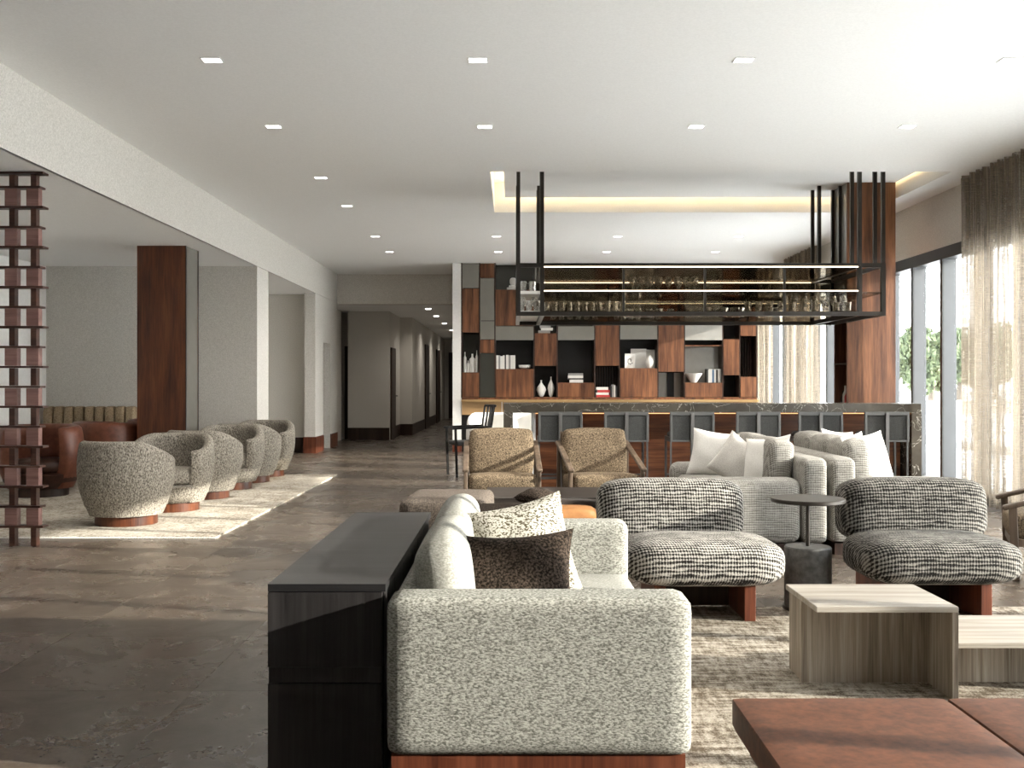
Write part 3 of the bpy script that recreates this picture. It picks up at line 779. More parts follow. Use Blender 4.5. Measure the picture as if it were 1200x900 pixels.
# stools (seat towards the bar, +Y)
def make_stool():
    s = thing('bar_stool', '', 'stool')
    mb = MB(); t = .026; w_, z0, z1, y = .235, .665, .985, -.20
    mb.box(-w_, w_, y-.015, y+.015, z1-t*1.5, z1, .003); mb.box(-w_, w_, y-.015, y+.015, z0, z0+t*.8, .003)
    mb.box(-w_, -w_+t, y-.015, y+.015, z0, z1, .003); mb.box(w_-t, w_, y-.015, y+.015, z0, z1, .003)
    bf = part(mb, 'back_frame', 'stool_metal', s, False)
    part(B(-w_+t, -.018, y-.004, y+.014, z0+t*.8, z1-t*1.5, b=.004), 'back_pad', 'stool_leather', bf, False)
    part(B(.018, w_-t, y-.004, y+.014, z0+t*.8, z1-t*1.5, b=.004), 'back_pad', 'stool_leather', bf, False)
    part(B(-.018, .018, y-.03, y+.016, 0, z1-.01, b=.002), 'back_post', 'grey_metal', s, False)
    for sg in (-1, 1):
        part(B(sg*w_-(.03 if sg > 0 else 0), sg*w_+(0 if sg > 0 else .03), -.185, .18, z0, z0+.05, b=.003), 'side_rail', 'stool_metal', s, False)
        part(MB().bar((sg*(w_-.012), .165, 0), (sg*(w_-.012), .165, z0), .022, .022), 'leg', 'stool_metal', s, False)
        part(MB().bar((sg*(w_-.012), -.19, 0), (sg*(w_-.012), -.19, z0), .018, .018), 'leg', 'stool_metal', s, False)
    part(MB().cushion(.42, .36, .08, .03, .01, Matrix.Translation((0, 0, z0+.06))), 'seat', 'stool_leather', s)
    part(B(-w_+.02, w_-.02, .15, .18, .28, .30), 'footrest', 'stool_metal', s, False)
    part(B(-w_+.02, w_-.02, -.2, -.18, .27, .295), 'stretcher', 'stool_metal', s, False)
    return s
st = make_stool()
sl_ = ['behind the left tweed armchair', 'behind the right tweed armchair', 'left of the white pillows on the grey loveseat', 'behind the grey loveseat pillows', 'behind the gap of the two loveseats', 'at the right marble end of the bar']
for k, x in enumerate((656.5, 734, 811, 888.5, 961.5, 1039)):
    lab = 'grey framed bar stool with slate back pads, ' + ['leftmost of the six', 'second of the six from the left', 'third of the six from the left', 'fourth of the six from the left', 'fifth of the six from the left', 'rightmost of the six'][k]
    loc = (px(x, 10.85), 11.05, 0)
    if k == 0: st.location = loc; tag(st, lab, 'stool', 'bar stools along the counter')
    else: dup(st, loc, 0, lab)

# ================================================================== HANGING RACK over the bar
x0, x1, ya, yb, z0, z1 = .047, 4.08, 11.2, 12.97, 2.025, 2.60
gx0, gx1 = .33, 3.80
rk = thing('hanging_rack', 'long black metal hanging glass rack with smoked glass over the bar', 'rack', (2.06, 12.1, 2.0), world=True)
t = .046
def rect_frame(y):
    mb = MB()
    mb.box(x0, x1, y-t/2, y+t/2, z1-t, z1); mb.box(x0, x1, y-t/2, y+t/2, z0, z0+t)
    mb.box(x0, x0+t, y-t/2, y+t/2, z0+t, z1-t); mb.box(x1-t, x1, y-t/2, y+t/2, z0+t, z1-t)
    return mb
part(rect_frame(ya), 'front_frame', 'metal', rk, False)
part(rect_frame(yb), 'rear_frame', 'metal', rk, False)
for xx in (x0+t/2, gx0, gx1, x1-t/2):
    mb = MB(); mb.box(xx-t/2, xx+t/2, ya+t/2, yb-t/2, z1-t, z1); mb.box(xx-t/2, xx+t/2, ya+t/2, yb-t/2, z0, z0+t)
    part(mb, 'cross_bar', 'metal', rk, False)
for xx in (gx0, gx1):
    for y in (ya, yb): part(B(xx-t/2, xx+t/2, y-t/2+.002, y+t/2-.002, z0+t, z1-t), 'upright', 'metal', rk, False)
for xx in (1.22, 2.11, 2.98):
    for y in (ya, yb): part(B(xx-.012, xx+.012, y-.012, y+.012, z0+t, z1-t), 'upright', 'metal', rk, False)
zm = 2.275
part(B(gx0, gx1, ya+.05, yb-.05, z0+t, z0+t+.012), 'bottom_shelf', 'smoke', rk, False)
part(B(gx0, gx1, ya+.05, ya+.55, zm, zm+.012), 'middle_shelf', 'shelf_glass', rk, False)
part(B(gx0, gx1, yb-.55, yb-.05, zm, zm+.012), 'middle_shelf', 'shelf_glass', rk, False)
part(B(x0+t, gx0-t/2, ya-.01, yb, zm-.01, zm+.022), 'end_shelf', 'frosted', rk, False)
part(B(gx1+t/2, x1-t, ya-.01, yb, zm-.01, zm+.012), 'end_shelf', 'shelf_glass', rk, False)
part(B(x0+t, gx0-t/2, ya+.03, yb-.03, z0+t, z0+t+.012), 'end_shelf', 'frosted', rk, False)
for y, zz, e in ((ya-.02, 2.55, -1), (ya-.02, zm+.013, -1), (yb-.03, 2.55, 1), (yb-.03, zm+.013, 1)):
    part(B(gx0+.02, gx1-.02, y-.006, y+.006, zz+.004, zz+.015), 'light_strip', 'led', rk, False)
edges = [gx0+.02, 1.22, 2.11, 2.98, gx1-.02]
for a_, b_ in zip(edges, edges[1:]):
    part(B(a_+.012, b_-.012, ya+.024, ya+.03, z0+t, z1-t), 'glass_pane', 'smoke', rk, False)
    part(B(a_+.012, b_-.012, yb-.03, yb-.024, z0+t, z1-t), 'glass_pane', 'smoke', rk, False)
part(B(gx0+.02, gx1-.02, ya+.03, yb-.03, z1-t+.01, z1-t+.02), 'top_pane', 'smoke', rk, False)
for xx in (x0+t/2, gx0, gx1, x1-t/2):
    for y in (ya, ya+.25, yb-.30, yb-.02):
        part(B(xx-.02, xx+.02, y-.02, y+.02, z1, 3.73), 'rod', 'metal', rk, False)
# glasses
tumbler = MB().lathe([(0, 0), (.034, 0), (.042, .10), (.038, .10), (.031, .014), (0, .014)], n=12).mesh('tumbler', 'crystal')
wine = MB().lathe([(0, 0), (.034, 0), (.032, .004), (.005, .010), (.004, .07), (.02, .085), (.038, .115), (.040, .14), (.033, .185), (.031, .185), (.037, .14), (.034, .115), (0, .082)], n=12).mesh('wine_glass', 'crystal')
wine_s = wine.copy(); wine_s.transform(Matrix.Diagonal((.9, .9, .9, 1)))
cut = MB().lathe([(0, 0), (.033, 0), (.031, .01), (.038, .03), (.035, .05), (.040, .075), (.040, .115), (.036, .115), (.031, .02), (0, .016)], n=8).mesh('cut_tumbler', 'crystal')
def glasses(name, me, xs_, y, z, label, cat, group):
    for k, xx in enumerate(xs_):
        o = put(name, me, None, (xx, y+random.uniform(-.01, .01), z), (0, 0, random.uniform(0, 6)))
        tag(o, label+', '+('leftmost' if k == 0 else 'rightmost' if k == len(xs_)-1 else ordn[k]+' from left'), cat, group)
def lin(a_, b_, n_): return [a_+(b_-a_)*k/(n_-1) for k in range(n_)]
zb = z0+t+.0125; zt = zm+.0125
fx = lambda p, d: px(p, d)
glasses('tumbler', tumbler, lin(fx(641, 11.4), fx(694, 11.4), 7), 11.36, zb, 'tumbler in front row at left of hanging rack', 'glass', 'front left tumblers in the rack')
glasses('tumbler', cut, lin(fx(703, 11.4), fx(729, 11.4), 4), 11.36, zb, 'bright cut tumbler of four left of rack centre', 'glass', 'four bright tumblers in the rack')
glasses('tumbler', tumbler, lin(fx(648, 12.8), fx(697, 12.8), 6), 12.75, zb, 'tumbler in rear row at left of hanging rack', 'glass', 'rear left tumblers in the rack')
glasses('tumbler', cut, lin(fx(722, 12.8), fx(747, 12.8), 4)+[fx(763, 12.8), fx(771, 12.8)], 12.75, zb, 'cut tumbler in rear row near rack middle', 'glass', 'rear middle tumblers in the rack')
glasses('wine_glass', wine, lin(fx(741, 11.4), fx(814, 11.4), 8), 11.38, zt, 'wine glass in front row on rack middle shelf', 'glass', 'front row of wine glasses in the rack')
glasses('wine_glass', wine, lin(fx(747, 11.5), fx(808, 11.5), 6), 11.52, zt, 'wine glass in second row on rack middle shelf', 'glass', 'second row of wine glasses in the rack')
glasses('tumbler', tumbler, lin(fx(711, 12.2), fx(787, 12.2), 7), 12.30, zb, 'tumbler in centre row at rack middle', 'glass', 'centre row tumblers in the rack')
glasses('tumbler', cut, lin(fx(822, 12.2), fx(871, 12.2), 6), 12.30, zb, 'cut tumbler in centre row right of rack middle', 'glass', 'centre right cut tumblers in the rack')
glasses('wine_glass', wine, lin(fx(919, 11.5), fx(988, 11.5), 7), 11.5, zb, 'wine glass in second row at rack right end', 'glass', 'right end wine glasses in the rack')
glasses('tumbler', tumbler, lin(fx(876, 11.36), fx(992, 11.36), 10), 11.34, zb, 'tumbler in front row at right of hanging rack', 'glass', 'front right tumblers in the rack')
glasses('tumbler', cut, [fx(613, 11.3), fx(624, 11.3)], 11.31, zm+.0225, 'pale cut tumbler on white left end shelf of rack', 'glass', 'tumblers on the white end shelf')
glasses('wine_glass', wine_s, [fx(613, 11.4), fx(626, 11.4)], 11.45, zb, 'wine glass in open left end of rack', 'glass', 'wine glasses in the open left end')
glasses('tumbler', cut, lin(fx(611, 11.3), fx(629, 11.3), 3), 11.31, zb, 'cut tumbler at bottom of open left rack end', 'glass', 'cut tumblers in the open left end')

# ================================================================== SCREEN at the left edge
D = 8.08; xr = px(45, D)
sc_ = thing('screen_divider', 'open fretwork wooden screen of shelves and blocks at the left edge', 'screen', (-4.05, 8.2, 0), world=True)
zs = [pz(641-23.45*k, D) for k in range(20)]; zs[0] = .158*0+0.0
for k in range(1, 20):
    z = pz(641-23.45*k, D)
    if z+.012 > HS: z = HS-.012
    part(B(-4.46, xr+.035 if k % 2 else xr+.012, D, D+.10, z-.008, z+.008), 'shelf', 'screen_dark', sc_, False)
for k in range(19):
    za = 0 if k == 0 else pz(641-23.45*k, D)+.010
    zb_ = min(pz(641-23.45*(k+1), D), HS-.012)-.010
    for c in range(4):
        cx_ = px(12.5 - 25.3*(c-1), D)
        if k % 2 == 0: part(B(cx_-.022, cx_+.022, D+.02, D+.08, za, zb_), 'post', 'screen_dark', sc_, False)
        else: part(B(cx_-.050, cx_+.046, D+.005, D+.07, za, zb_), 'block', 'pink_wood', sc_, False)

# ================================================================== LEFT LOUNGE
rl = thing('rug', 'cream flecked woven rug under the boucle tub chairs at left', 'rug', (-4.5, 11.4, 0))
part(B(-2.1, 2.05, -2.9, 2.95, 0, .016), 'pile', 'rug_left', rl, False)
mb = MB()
for k in range(190):
    xx = -2.09+4.13*k/189; mb.box(xx-.006, xx+.006, -2.935, -2.9, .002, .010)
fr = part(mb, 'fringe', 'white_linen', rl, False); fr['kind'] = 'stuff'
RT = .016
def bul(z): return .72+.28*math.sin(min(1, max(0, (z-.06)/.42))*PI/2) - .06*max(0, (z-.5)/.26)**2
def make_tub(name, cat, fabric, base, H0=.76, hs=.61, R=.42, th=.10, opening=.92):
    s = thing(name, '', cat)
    sc2 = R/.42
    part(MB().lathe([(.0, 0), (.27*sc2, 0), (.27*sc2, .09), (0, .09)], n=36), 'plinth', base, s, True, 30)
    hf = lambda t_: hs+(H0-hs)*(1-smooth(.35, 1.0, abs(t_)))
    part(MB().shell(R, th, hf, opening, 44, bul, None, 9, .09), 'backrest', fabric, s, True, 60)
    part(MB().lathe([(0, .09), (.29*sc2, .09), (.355*sc2, .17), (.375*sc2, .25), (.34*sc2, .27), (0, .27)], n=36), 'seat_base', fabric, s, True, 60)
    part(MB().lathe([(0, .275), (.30*sc2, .275), (.325*sc2, .30), (.33*sc2, .37), (.30*sc2, .41), (.18*sc2, .425), (0, .43)], (0, -.025, 0), 36), 'seat_cushion', fabric, s, True, 60)
    return s
def smooth(a_, b_, x):
    x = min(1, max(0, (x-a_)/(b_-a_))); return x*x*(3-2*x)
tub = make_tub('tub_chair', 'chair', 'swivel_boucle', 'rosewood')
spots = [(-3.50, 9.30, 2.85, 'back to the viewer, nearest of the row'),
         (-3.43, 10.32, .02, 'open side to the viewer, second of the row'),
         (-3.43, 11.42, 2.85, 'back to the viewer, third of the row'),
         (-3.43, 12.42, .02, 'open side to the viewer, fourth of the row'),
         (-3.42, 13.28, 2.85, 'back to the viewer, fifth of the row'),
         (-3.42, 14.13, .02, 'open side to the viewer, farthest of the row')]
for k, (x, y, r_, lab) in enumerate(spots):
    lab = 'taupe boucle tub chair, ' + lab
    if k == 0: tub.location = (x, y, RT); tub.rotation_euler = (0, 0, r_); tag(tub, lab, 'chair', 'boucle tub chairs on the left rug')
    else: dup(tub, (x, y, RT), r_, lab)
club = make_tub('club_chair', 'chair', 'club_leather', 'dark_wood', .80, .78, .46, .13, .80)
for c in club.children:
    if c.name.startswith('seat'): c.data.materials[0] = M['dark_leather']
club.location = (-5.36, 11.65, RT); club.rotation_euler = (0, 0, .25)
tag(club, 'rust leather tub armchair with dark seat, nearest behind the fretwork screen', 'chair', 'rust leather armchairs')
dup(club, (-5.05, 12.82, RT), 2.5, 'rust leather tub armchair with its back towards the viewer, left of the wooden column')
dup(club, (-4.72, 13.75, RT), .5, 'rust leather tub armchair mostly hidden behind the column, farthest of the three')
bq = thing('banquette', 'tan channel tufted banquette along the back wall at left', 'sofa', (-6.0, 14.25, 0), world=True)
part(B(-6.6, -5.3, 13.98, 14.58, RT, .14), 'plinth', 'dark_wood', bq, False)
part(MB().cushion(1.3, .58, .30, .05, .01, Matrix.Translation((-5.95, 14.28, .30))), 'seat', 'channel', bq)
n_ = 9
for k in range(n_):
    wd = 1.3/n_
    part(MB().cushion(wd-.006, .18, .82, .045, .0, Matrix.Translation((-6.6+wd*(k+.5), 14.46, .555)), n=6), 'back_channel', 'channel', bq)

# ================================================================== CENTRE: tweed armchairs
def make_lounge():
    s = thing('armchair', '', 'chair')
    for sg in (-1, 1):
        x = sg*.345
        part(MB().bar((x, -.34, 0), (x, -.36, .50), .035, .05, .006), 'leg', 'chair_wood', s, False)
        part(MB().bar((x, .33, 0), (x, .30, .66), .035, .05, .006), 'leg', 'chair_wood', s, False)
        part(MB().bar((x, -.42, .47), (x, .36, .70), .055, .032, .008), 'armrest', 'chair_wood', s, False)
        part(MB().bar((x, -.33, .25), (x, .32, .22), .028, .05, .004), 'side_rail', 'chair_wood', s, False)
    mb = MB(); mb.box(-.33, .33, -.36, -.325, .20, .27, .005); mb.box(-.33, .33, .28, .315, .18, .25, .005)
    part(mb, 'seat_rail', 'chair_wood', s, False)
    mb = MB()
    for k in range(5): mb.box(-.30+.13*k, -.24+.13*k, -.33, .29, .245, .258)
    part(mb, 'seat_slats', 'chair_wood', s, False)
    mb = MB()
    for zz in (.42, .58, .74): mb.box(-.31, .31, .0, .018, zz, zz+.045, mat=Matrix.Translation((0, .30+(zz-.42)*.22, 0)))
    mb.bar((-.30, .29, .24), (-.30, .40, .80), .03, .03); mb.bar((.30, .29, .24), (.30, .40, .80), .03, .03)
    part(mb, 'back_frame', 'chair_wood', s, False)
    part(MB().cushion(.635, .60, .16, .035, .018, Matrix.Translation((0, -.075, .335)) @ Matrix.Rotation(-.05, 4, 'X')), 'seat_cushion', 'tweed', s)
    part(MB().cushion(.61, .15, .45, .035, .025, Matrix.Translation((0, .235, .60)) @ Matrix.Rotation(-.22, 4, 'X')), 'back_cushion', 'tweed', s)
    return s
lg = make_lounge()
lg.location = (-.10, 9.95, 0); lg.rotation_euler = (0, 0, .03)
tag(lg, 'ash framed armchair with brown tweed cushions, left of the pair before the bar', 'chair', 'tweed armchairs with wooden frames')
dup(lg, (.845, 9.95, 0), .12, 'ash framed armchair with brown tweed cushions, right of the pair before the bar')
dup(lg, (3.72, 6.85, 0), -1.95, 'ash framed armchair with dark tweed cushions at the right edge before the curtain')

# dark slatted coffee table
ct = thing('coffee_table', 'low blackened oak coffee table in front of the tweed armchairs', 'table', (.28, 8.72, 0))
part(B(-.50, .62, -.42, .42, .30, .36, b=.006), 'tabletop', 'black_oak', ct, False)
for x in (-.42, .54):
    for y in (-.34, .34): part(B(x-.04, x+.04, y-.04, y+.04, 0, .30, b=.004), 'leg', 'black_oak', ct, False)
part(B(-.38, .50, -.30, .30, .10, .125), 'lower_shelf', 'black_oak', ct, False)

# grey brown ottoman beyond the credenza
ot = thing('ottoman', 'square grey brown boucle ottoman behind the far end of the dark console', 'ottoman', (-.47, 7.62, 0), -.06)
part(MB().cushion(.62, .78, .36, .05, .015, Matrix.Translation((0, 0, .28))), 'upholstered_block', 'brown_boucle', ot)
part(B(-.26, .26, -.34, .34, 0, .10), 'plinth', 'dark_wood', ot, False)
# dark boucle bench with pillow, tub chair with caramel cushion
bn = thing('bench', 'dark brown boucle bench just behind the pale sofa', 'bench', (.02, 6.45, 0))
part(MB().cushion(.56, .52, .34, .06, .02, Matrix.Translation((0, 0, .33))), 'seat', 'dark_boucle', bn)
for x in (-.22, .22):
    for y in (-.2, .2): part(MB().cyl((x, y, 0), (x, y, .165), .022, n=10), 'leg', 'dark_wood', bn)
solo(MB().pillow(.22, .22, .10, Matrix.Translation((0, 0, .045)) @ Matrix.Rotation(-1.3, 4, 'X') @ Matrix.Rotation(PI/4*.9, 4, 'Y')), 'pillow', 'dark_boucle', 'dark brown boucle pillow with one corner up on the dark bench', 'pillow', None, (.16, 6.42, .525))
tb = thing('accent_chair', 'low dark woven tub seat with a caramel leather cushion behind the pale sofa', 'chair', (.40, 7.05, 0))
part(MB().shell(.32, .045, lambda t_: .46, .9, 32, None, None, 4, .06), 'woven_shell', 'black_oak', tb, True, 60)
part(MB().lathe([(0, .06), (.27, .06), (.27, .26), (0, .26)], n=32), 'seat_base', 'dark_wood', tb)
part(MB().cushion(.40, .40, .17, .07, .02, Matrix.Translation((0, -.06, .345))), 'seat_cushion', 'caramel', tb)
part(MB().lathe([(0, 0), (.24, 0), (.24, .06), (0, .06)], n=32), 'plinth', 'dark_wood', tb)

# far left of the bar: spindle chair and white tub chair
sp = thing('dining_chair', 'dark slat back armchair by the corridor pier, left of the bar end', 'chair', (-.62, 14.3, 0), -1.25)
for sg in (-1, 1):
    part(MB().bar((sg*.24, -.22, 0), (sg*.24, -.24, .66), .03, .03), 'leg', 'black', sp, False)
    part(MB().bar((sg*.22, .22, 0), (sg*.23, .26, .70), .03, .03), 'leg', 'black', sp, False)
    part(MB().bar((sg*.24, -.28, .67), (sg*.24, .28, .69), .045, .03), 'armrest', 'black', sp, False)
part(MB().cushion(.46, .44, .06, .025, .005, Matrix.Translation((0, 0, .46))), 'seat', 'book_dark', sp)
for k in range(7):
    x = -.21+.07*k; dy = .05*(1-(x/.21)**2)
    part(MB().bar((x, .25+dy, .49), (x*1.05, .32+dy, .97), .042, .014), 'back_slat', 'black', sp, False)
part(MB().tube([(-.235+.0587*k, .33+.05*(1-((k-4)/4)**2), .975) for k in range(9)], .017, 8), 'top_rail', 'black', sp)
wt = make_tub('white_tub_chair', 'chair', 'white_chair', 'dark_wood', .84, .62, .40, .10, .8)
wt.location = (-.30, 15.6, 0); wt.rotation_euler = (0, 0, .15); tag(wt, 'white leather tub chair seen beyond the left marble leg of the bar', 'chair', 'white tub chairs')
dup(wt, (.26, 16.8, 0), -.3, 'white leather tub chair seen through the opening under the left end of the bar')

# ================================================================== grey loveseats back to back
def loveseat(name, label, x_in, x_out, y0, y1, sg, ncush):
    """back at x_in.., seat towards sg; modelled in world metres"""
    s = thing(name, label, 'sofa', ((x_in+x_out)/2, (y0+y1)/2, 0), 0, 'grey boucle loveseats back to back', world=True)
    lo, hi = min(x_in, x_out), max(x_in, x_out)
    part(B(lo+.04, hi-.04, y0+.04, y1-.04, 0, .09), 'plinth', 'dark_wood', s, False)
    b0, b1 = sorted((x_in, x_in+sg*.20))
    part(MB().cushion(b1-b0, y1-y0, .64, .055, 0, Matrix.Translation(((b0+b1)/2, (y0+y1)/2, .41)), n=12), 'back_frame', 'grey_boucle', s)
    a0, a1 = sorted((x_in+sg*.19, x_out))
    part(MB().cushion(a1-a0, .22, .49, .085, 0, Matrix.Translation(((a0+a1)/2, y0+.12, .335)), n=12), 'armrest', 'grey_boucle', s)
    part(MB().cushion(a1-a0, .22, .49, .085, 0, Matrix.Translation(((a0+a1)/2, y1-.12, .335)), n=12), 'armrest', 'grey_boucle', s)
    part(MB().cushion(a1-a0, y1-y0-.44, .30, .05, 0, Matrix.Translation(((a0+a1)/2, (y0+y1)/2, .25)), n=8), 'seat', 'grey_boucle', s)
    ln = (y1-y0-.46)/ncush
    for k in range(ncush):
        part(MB().cushion(.20, ln-.008, .46, .06, .012, Matrix.Translation((x_in+sg*.30, y0+.23+ln*(k+.5), .62)) @ Matrix.Rotation(-sg*.10, 4, 'Y')), 'back_cushion', 'grey_boucle', s)
        part(MB().cushion(a1-a0-.10, ln-.008, .14, .05, .012, Matrix.Translation(((a0+a1)/2, y0+.23+ln*(k+.5), .41))), 'seat_cushion', 'grey_boucle', s)
    return s
loveseat('loveseat', 'grey boucle loveseat facing left, with white pillows behind the left boucle chair', 2.35, 1.42, 7.58, 9.35, -1, 2)
loveseat('loveseat', 'grey boucle loveseat facing right, back against the other loveseat', 2.375, 3.30, 7.62, 9.60, 1, 3)
def pillow(w_, h_, t_, mat_, label, loc, yaw, lean, roll=0, group=None, pinch=.10):
    m = Matrix.Rotation(yaw, 4, 'Z') @ Matrix.Rotation(lean, 4, 'X') @ Matrix.Rotation(roll, 4, 'Y')
    return solo(MB().pillow(w_, h_, t_, Matrix.Translation((0, 0, h_*.46*math.cos(lean))) @ m, pinch=pinch), 'pillow', mat_, label, 'pillow', group, loc)
pillow(.46, .42, .15, 'white_linen', 'white linen pillow, leftmost on the left loveseat', (1.78, 8.95, .48), -.35, -.25, .12, 'white pillows on the left loveseat')
pillow(.40, .38, .15, 'grey_linen', 'greyish linen pillow tilted between two white ones on the left loveseat', (1.84, 8.36, .48), -.55, -.30, .55, 'white pillows on the left loveseat')
pillow(.44, .42, .16, 'white_linen', 'white linen pillow nearest the back end of the left loveseat', (1.99, 8.02, .48), -.95, -.25, -.12, 'white pillows on the left loveseat')
pillow(.46, .44, .16, 'white_linen', 'large white linen pillow at the near end of the right loveseat', (2.80, 8.05, .48), .5, -.25, -.10, 'white pillows on the right loveseat')
pillow(.42, .42, .15, 'white_linen', 'white linen pillow at the far end of the right loveseat', (2.88, 9.0, .48), .6, -.2, .1, 'white pillows on the right loveseat')
pillow(.42, .40, .15, 'white_linen', 'white linen pillow in the middle of the right loveseat', (2.86, 8.62, .48), .6, -.2, -.1, 'white pillows on the right loveseat')

RZ = .014
# ================================================================== boucle pouf chairs
def pouf_chair(label, fabric, loc, rotz, shift):
    s = thing('lounge_chair', label, 'chair', loc, rotz, 'boucle lounge chairs with pebble cushions')
    part(MB().superq(.865, .57, .265, .60, .40, Matrix.Translation((0, -.135, .312)), 56, 24), 'seat', fabric, s, True, 80)
    part(MB().superq(.86, .32, .385, .44, .5, Matrix.Translation((shift, .30, .520)) @ Matrix.Rotation(-.10, 4, 'X'), 56, 28), 'backrest', fabric, s, True, 80)
    for sg in (-1, 1): part(B(sg*.24-.03, sg*.24+.03, -.30, .28, 0, .21, b=.003), 'leg', 'redwood', s, False)
    part(B(-.21, .21, .10, .14, 0, .21), 'cross_panel', 'dark_wood', s, False)
    return s
pouf_chair('black and cream boucle lounge chair with pebble cushions, left of the round side table', 'pouf_boucle', (1.03, 5.76, RZ), .0, -.10)
pouf_chair('dark charcoal boucle lounge chair with pebble cushions, right of the round side table', 'pouf_boucle_dark', (2.31, 5.80, RZ), .0, .06)

# round side table
sd = thing('side_table', 'small round dark side table on a zinc drum between the boucle chairs', 'table', (1.67, 5.78, RZ))
part(MB().lathe([(0, 0), (.130, 0), (.130, .345), (.124, .352), (0, .352)], n=40), 'drum_base', 'zinc', sd, True, 30)
part(MB().lathe([(0, 0), (.14, 0), (.14, .018), (0, .018)], n=40), 'foot_ring', 'bronze', sd, True, 30)
part(MB().cyl((0, 0, .35), (0, 0, .605), .0115, n=16), 'stem', 'bronze', sd)
part(MB().lathe([(0, .600), (.200, .600), (.205, .604), (.205, .620), (.202, .623), (0, .623)], n=56), 'tabletop', 'bronze', sd, True, 30)

# ================================================================== FOREGROUND
rg = thing('rug', 'beige woven rug under the pale sofa and travertine tables', 'rug', (2.4, 3.6, 0))
part(B(-2.2, 2.4, -2.0, 2.22, 0, .014), 'pile', 'rug', rg, False)
RZ = .014
# pale sofa
sf = thing('sofa', 'pale oatmeal fabric sofa on a walnut plinth, end arm towards the viewer', 'sofa', (.08, 4.12, 0), world=True)
sx0, sx1, sy0, sy1 = -.388, .557, 3.15, 5.08
part(B(sx0+.015, sx1-.02, sy0+.02, sy1-.02, RZ, .132), 'plinth', 'redwood', sf, False)
part(MB().cushion(sx1-sx0, .19, .488, .034, .0, Matrix.Translation(((sx0+sx1)/2, sy0+.095, .374)), n=14), 'armrest', 'sofa', sf)
part(MB().cushion(sx1-sx0, .19, .488, .034, .0, Matrix.Translation(((sx0+sx1)/2, sy1-.095, .374)), n=14), 'armrest', 'sofa', sf)
part(MB().cushion(.105, sy1-sy0-.37, .478, .04, 0, Matrix.Translation((sx0+.055, (sy0+sy1)/2, .369)), n=14), 'back_frame', 'sofa', sf)
part(MB().cushion(.85, sy1-sy0-.37, .12, .02, 0, Matrix.Translation((.12, (sy0+sy1)/2, .195)), n=8), 'seat_deck', 'sofa', sf)
for a_, b_ in ((3.345, 4.11), (4.115, 4.885)):
    part(MB().cushion(.78, b_-a_, .155, .05, .008, Matrix.Translation((.165, (a_+b_)/2, .305)), n=12), 'seat_cushion', 'sofa_smooth', sf)
    part(MB().cushion(.17, b_-a_, .41, .072, .016, Matrix.Translation((-.222, (a_+b_)/2, .555)) @ Matrix.Rotation(-.13, 4, 'Y'), n=14), 'back_cushion', 'sofa_smooth', sf)
pillow(.42, .46, .15, 'cream_dots', 'cream flecked throw pillow leaning at the middle of the pale sofa', (.05, 4.18, .37), .08, -.24, -.22, None, .09)
pillow(.46, .42, .16, 'dark_boucle', 'dark brown boucle throw pillow in front of the cream flecked one', (.005, 3.62, .380), .05, -.40, -.03, None, .13)
# console behind the sofa
cr = thing('console', 'long low charcoal oak console cabinet behind the pale sofa', 'cabinet', (-.58, 4.12, 0), world=True)
qx0, qx1, qy0, qy1, qz = -.780, -.404, 3.27, 5.10, .641
part(B(qx0, qx1, qy0, qy1, qz-.024, qz), 'top', 'charcoal_top', cr, False)
part(B(qx0, qx1-.012, qy0, qy0+.022, .376, qz-.027), 'end_panel', 'charcoal_wood', cr, False)
part(B(qx0+.002, qx1-.014, qy0+.004, qy0+.022, .325, .374), 'end_rail', 'charcoal_wood', cr, False)
part(B(qx0, qx1-.012, qy0, qy0+.022, 0, .323), 'end_panel', 'charcoal_wood', cr, False)
part(B(qx0, qx1-.012, qy1-.022, qy1, 0, qz-.027), 'end_panel', 'charcoal_wood', cr, False)
part(B(qx0+.004, qx1-.03, qy0+.022, qy1-.022, 0, qz-.027), 'carcass', 'black', cr, False)
nd = 6
for k in range(nd):
    wd = (qy1-qy0-.05)/nd
    for zz0, zz1 in ((.376, qz-.032), (.02, .37)):
        part(B(qx1-.03, qx1-.008, qy0+.025+wd*k+.004, qy0+.025+wd*(k+1)-.004, zz0, zz1), 'door', 'charcoal_wood', cr, False)
    for zz0, zz1 in ((.376, qz-.032), (.02, .37)):
        part(B(qx0-.002, qx0+.004, qy0+.025+wd*k+.003, qy0+.025+wd*(k+1)-.003, zz0, zz1), 'door', 'charcoal_wood', cr, False)
# travertine tables
t1 = thing('coffee_table', 'taller beige travertine block table, left of the nested pair', 'table', (1.5, 4.33, 0), 0, 'nested travertine tables', world=True)
part(B(1.220, 1.788, 4.10, 4.565, .364, .388, b=.002), 'tabletop', 'travertine_x', t1, False)
part(B(1.764, 1.788, 4.10, 4.565, RZ, .364), 'side_panel', 'travertine', t1, False)
part(B(1.226, 1.764, 4.345, 4.37, RZ, .364), 'cross_panel', 'travertine', t1, False)
part(B(1.236, 1.260, 4.37, 4.565, RZ, .364), 'side_panel', 'travertine', t1, False)
t2 = thing('coffee_table', 'lower beige travertine block table, right of the nested pair', 'table', (2.2, 4.4, 0), 0, 'nested travertine tables', world=True)
part(B(1.795, 2.50, 4.16, 4.66, .205, .228, b=.002), 'tabletop', 'travertine_x', t2, False)
part(B(1.81, 2.49, 4.35, 4.375, RZ, .205), 'cross_panel', 'travertine', t2, False)
part(B(2.476, 2.50, 4.16, 4.66, RZ, .205), 'side_panel', 'travertine', t2, False)
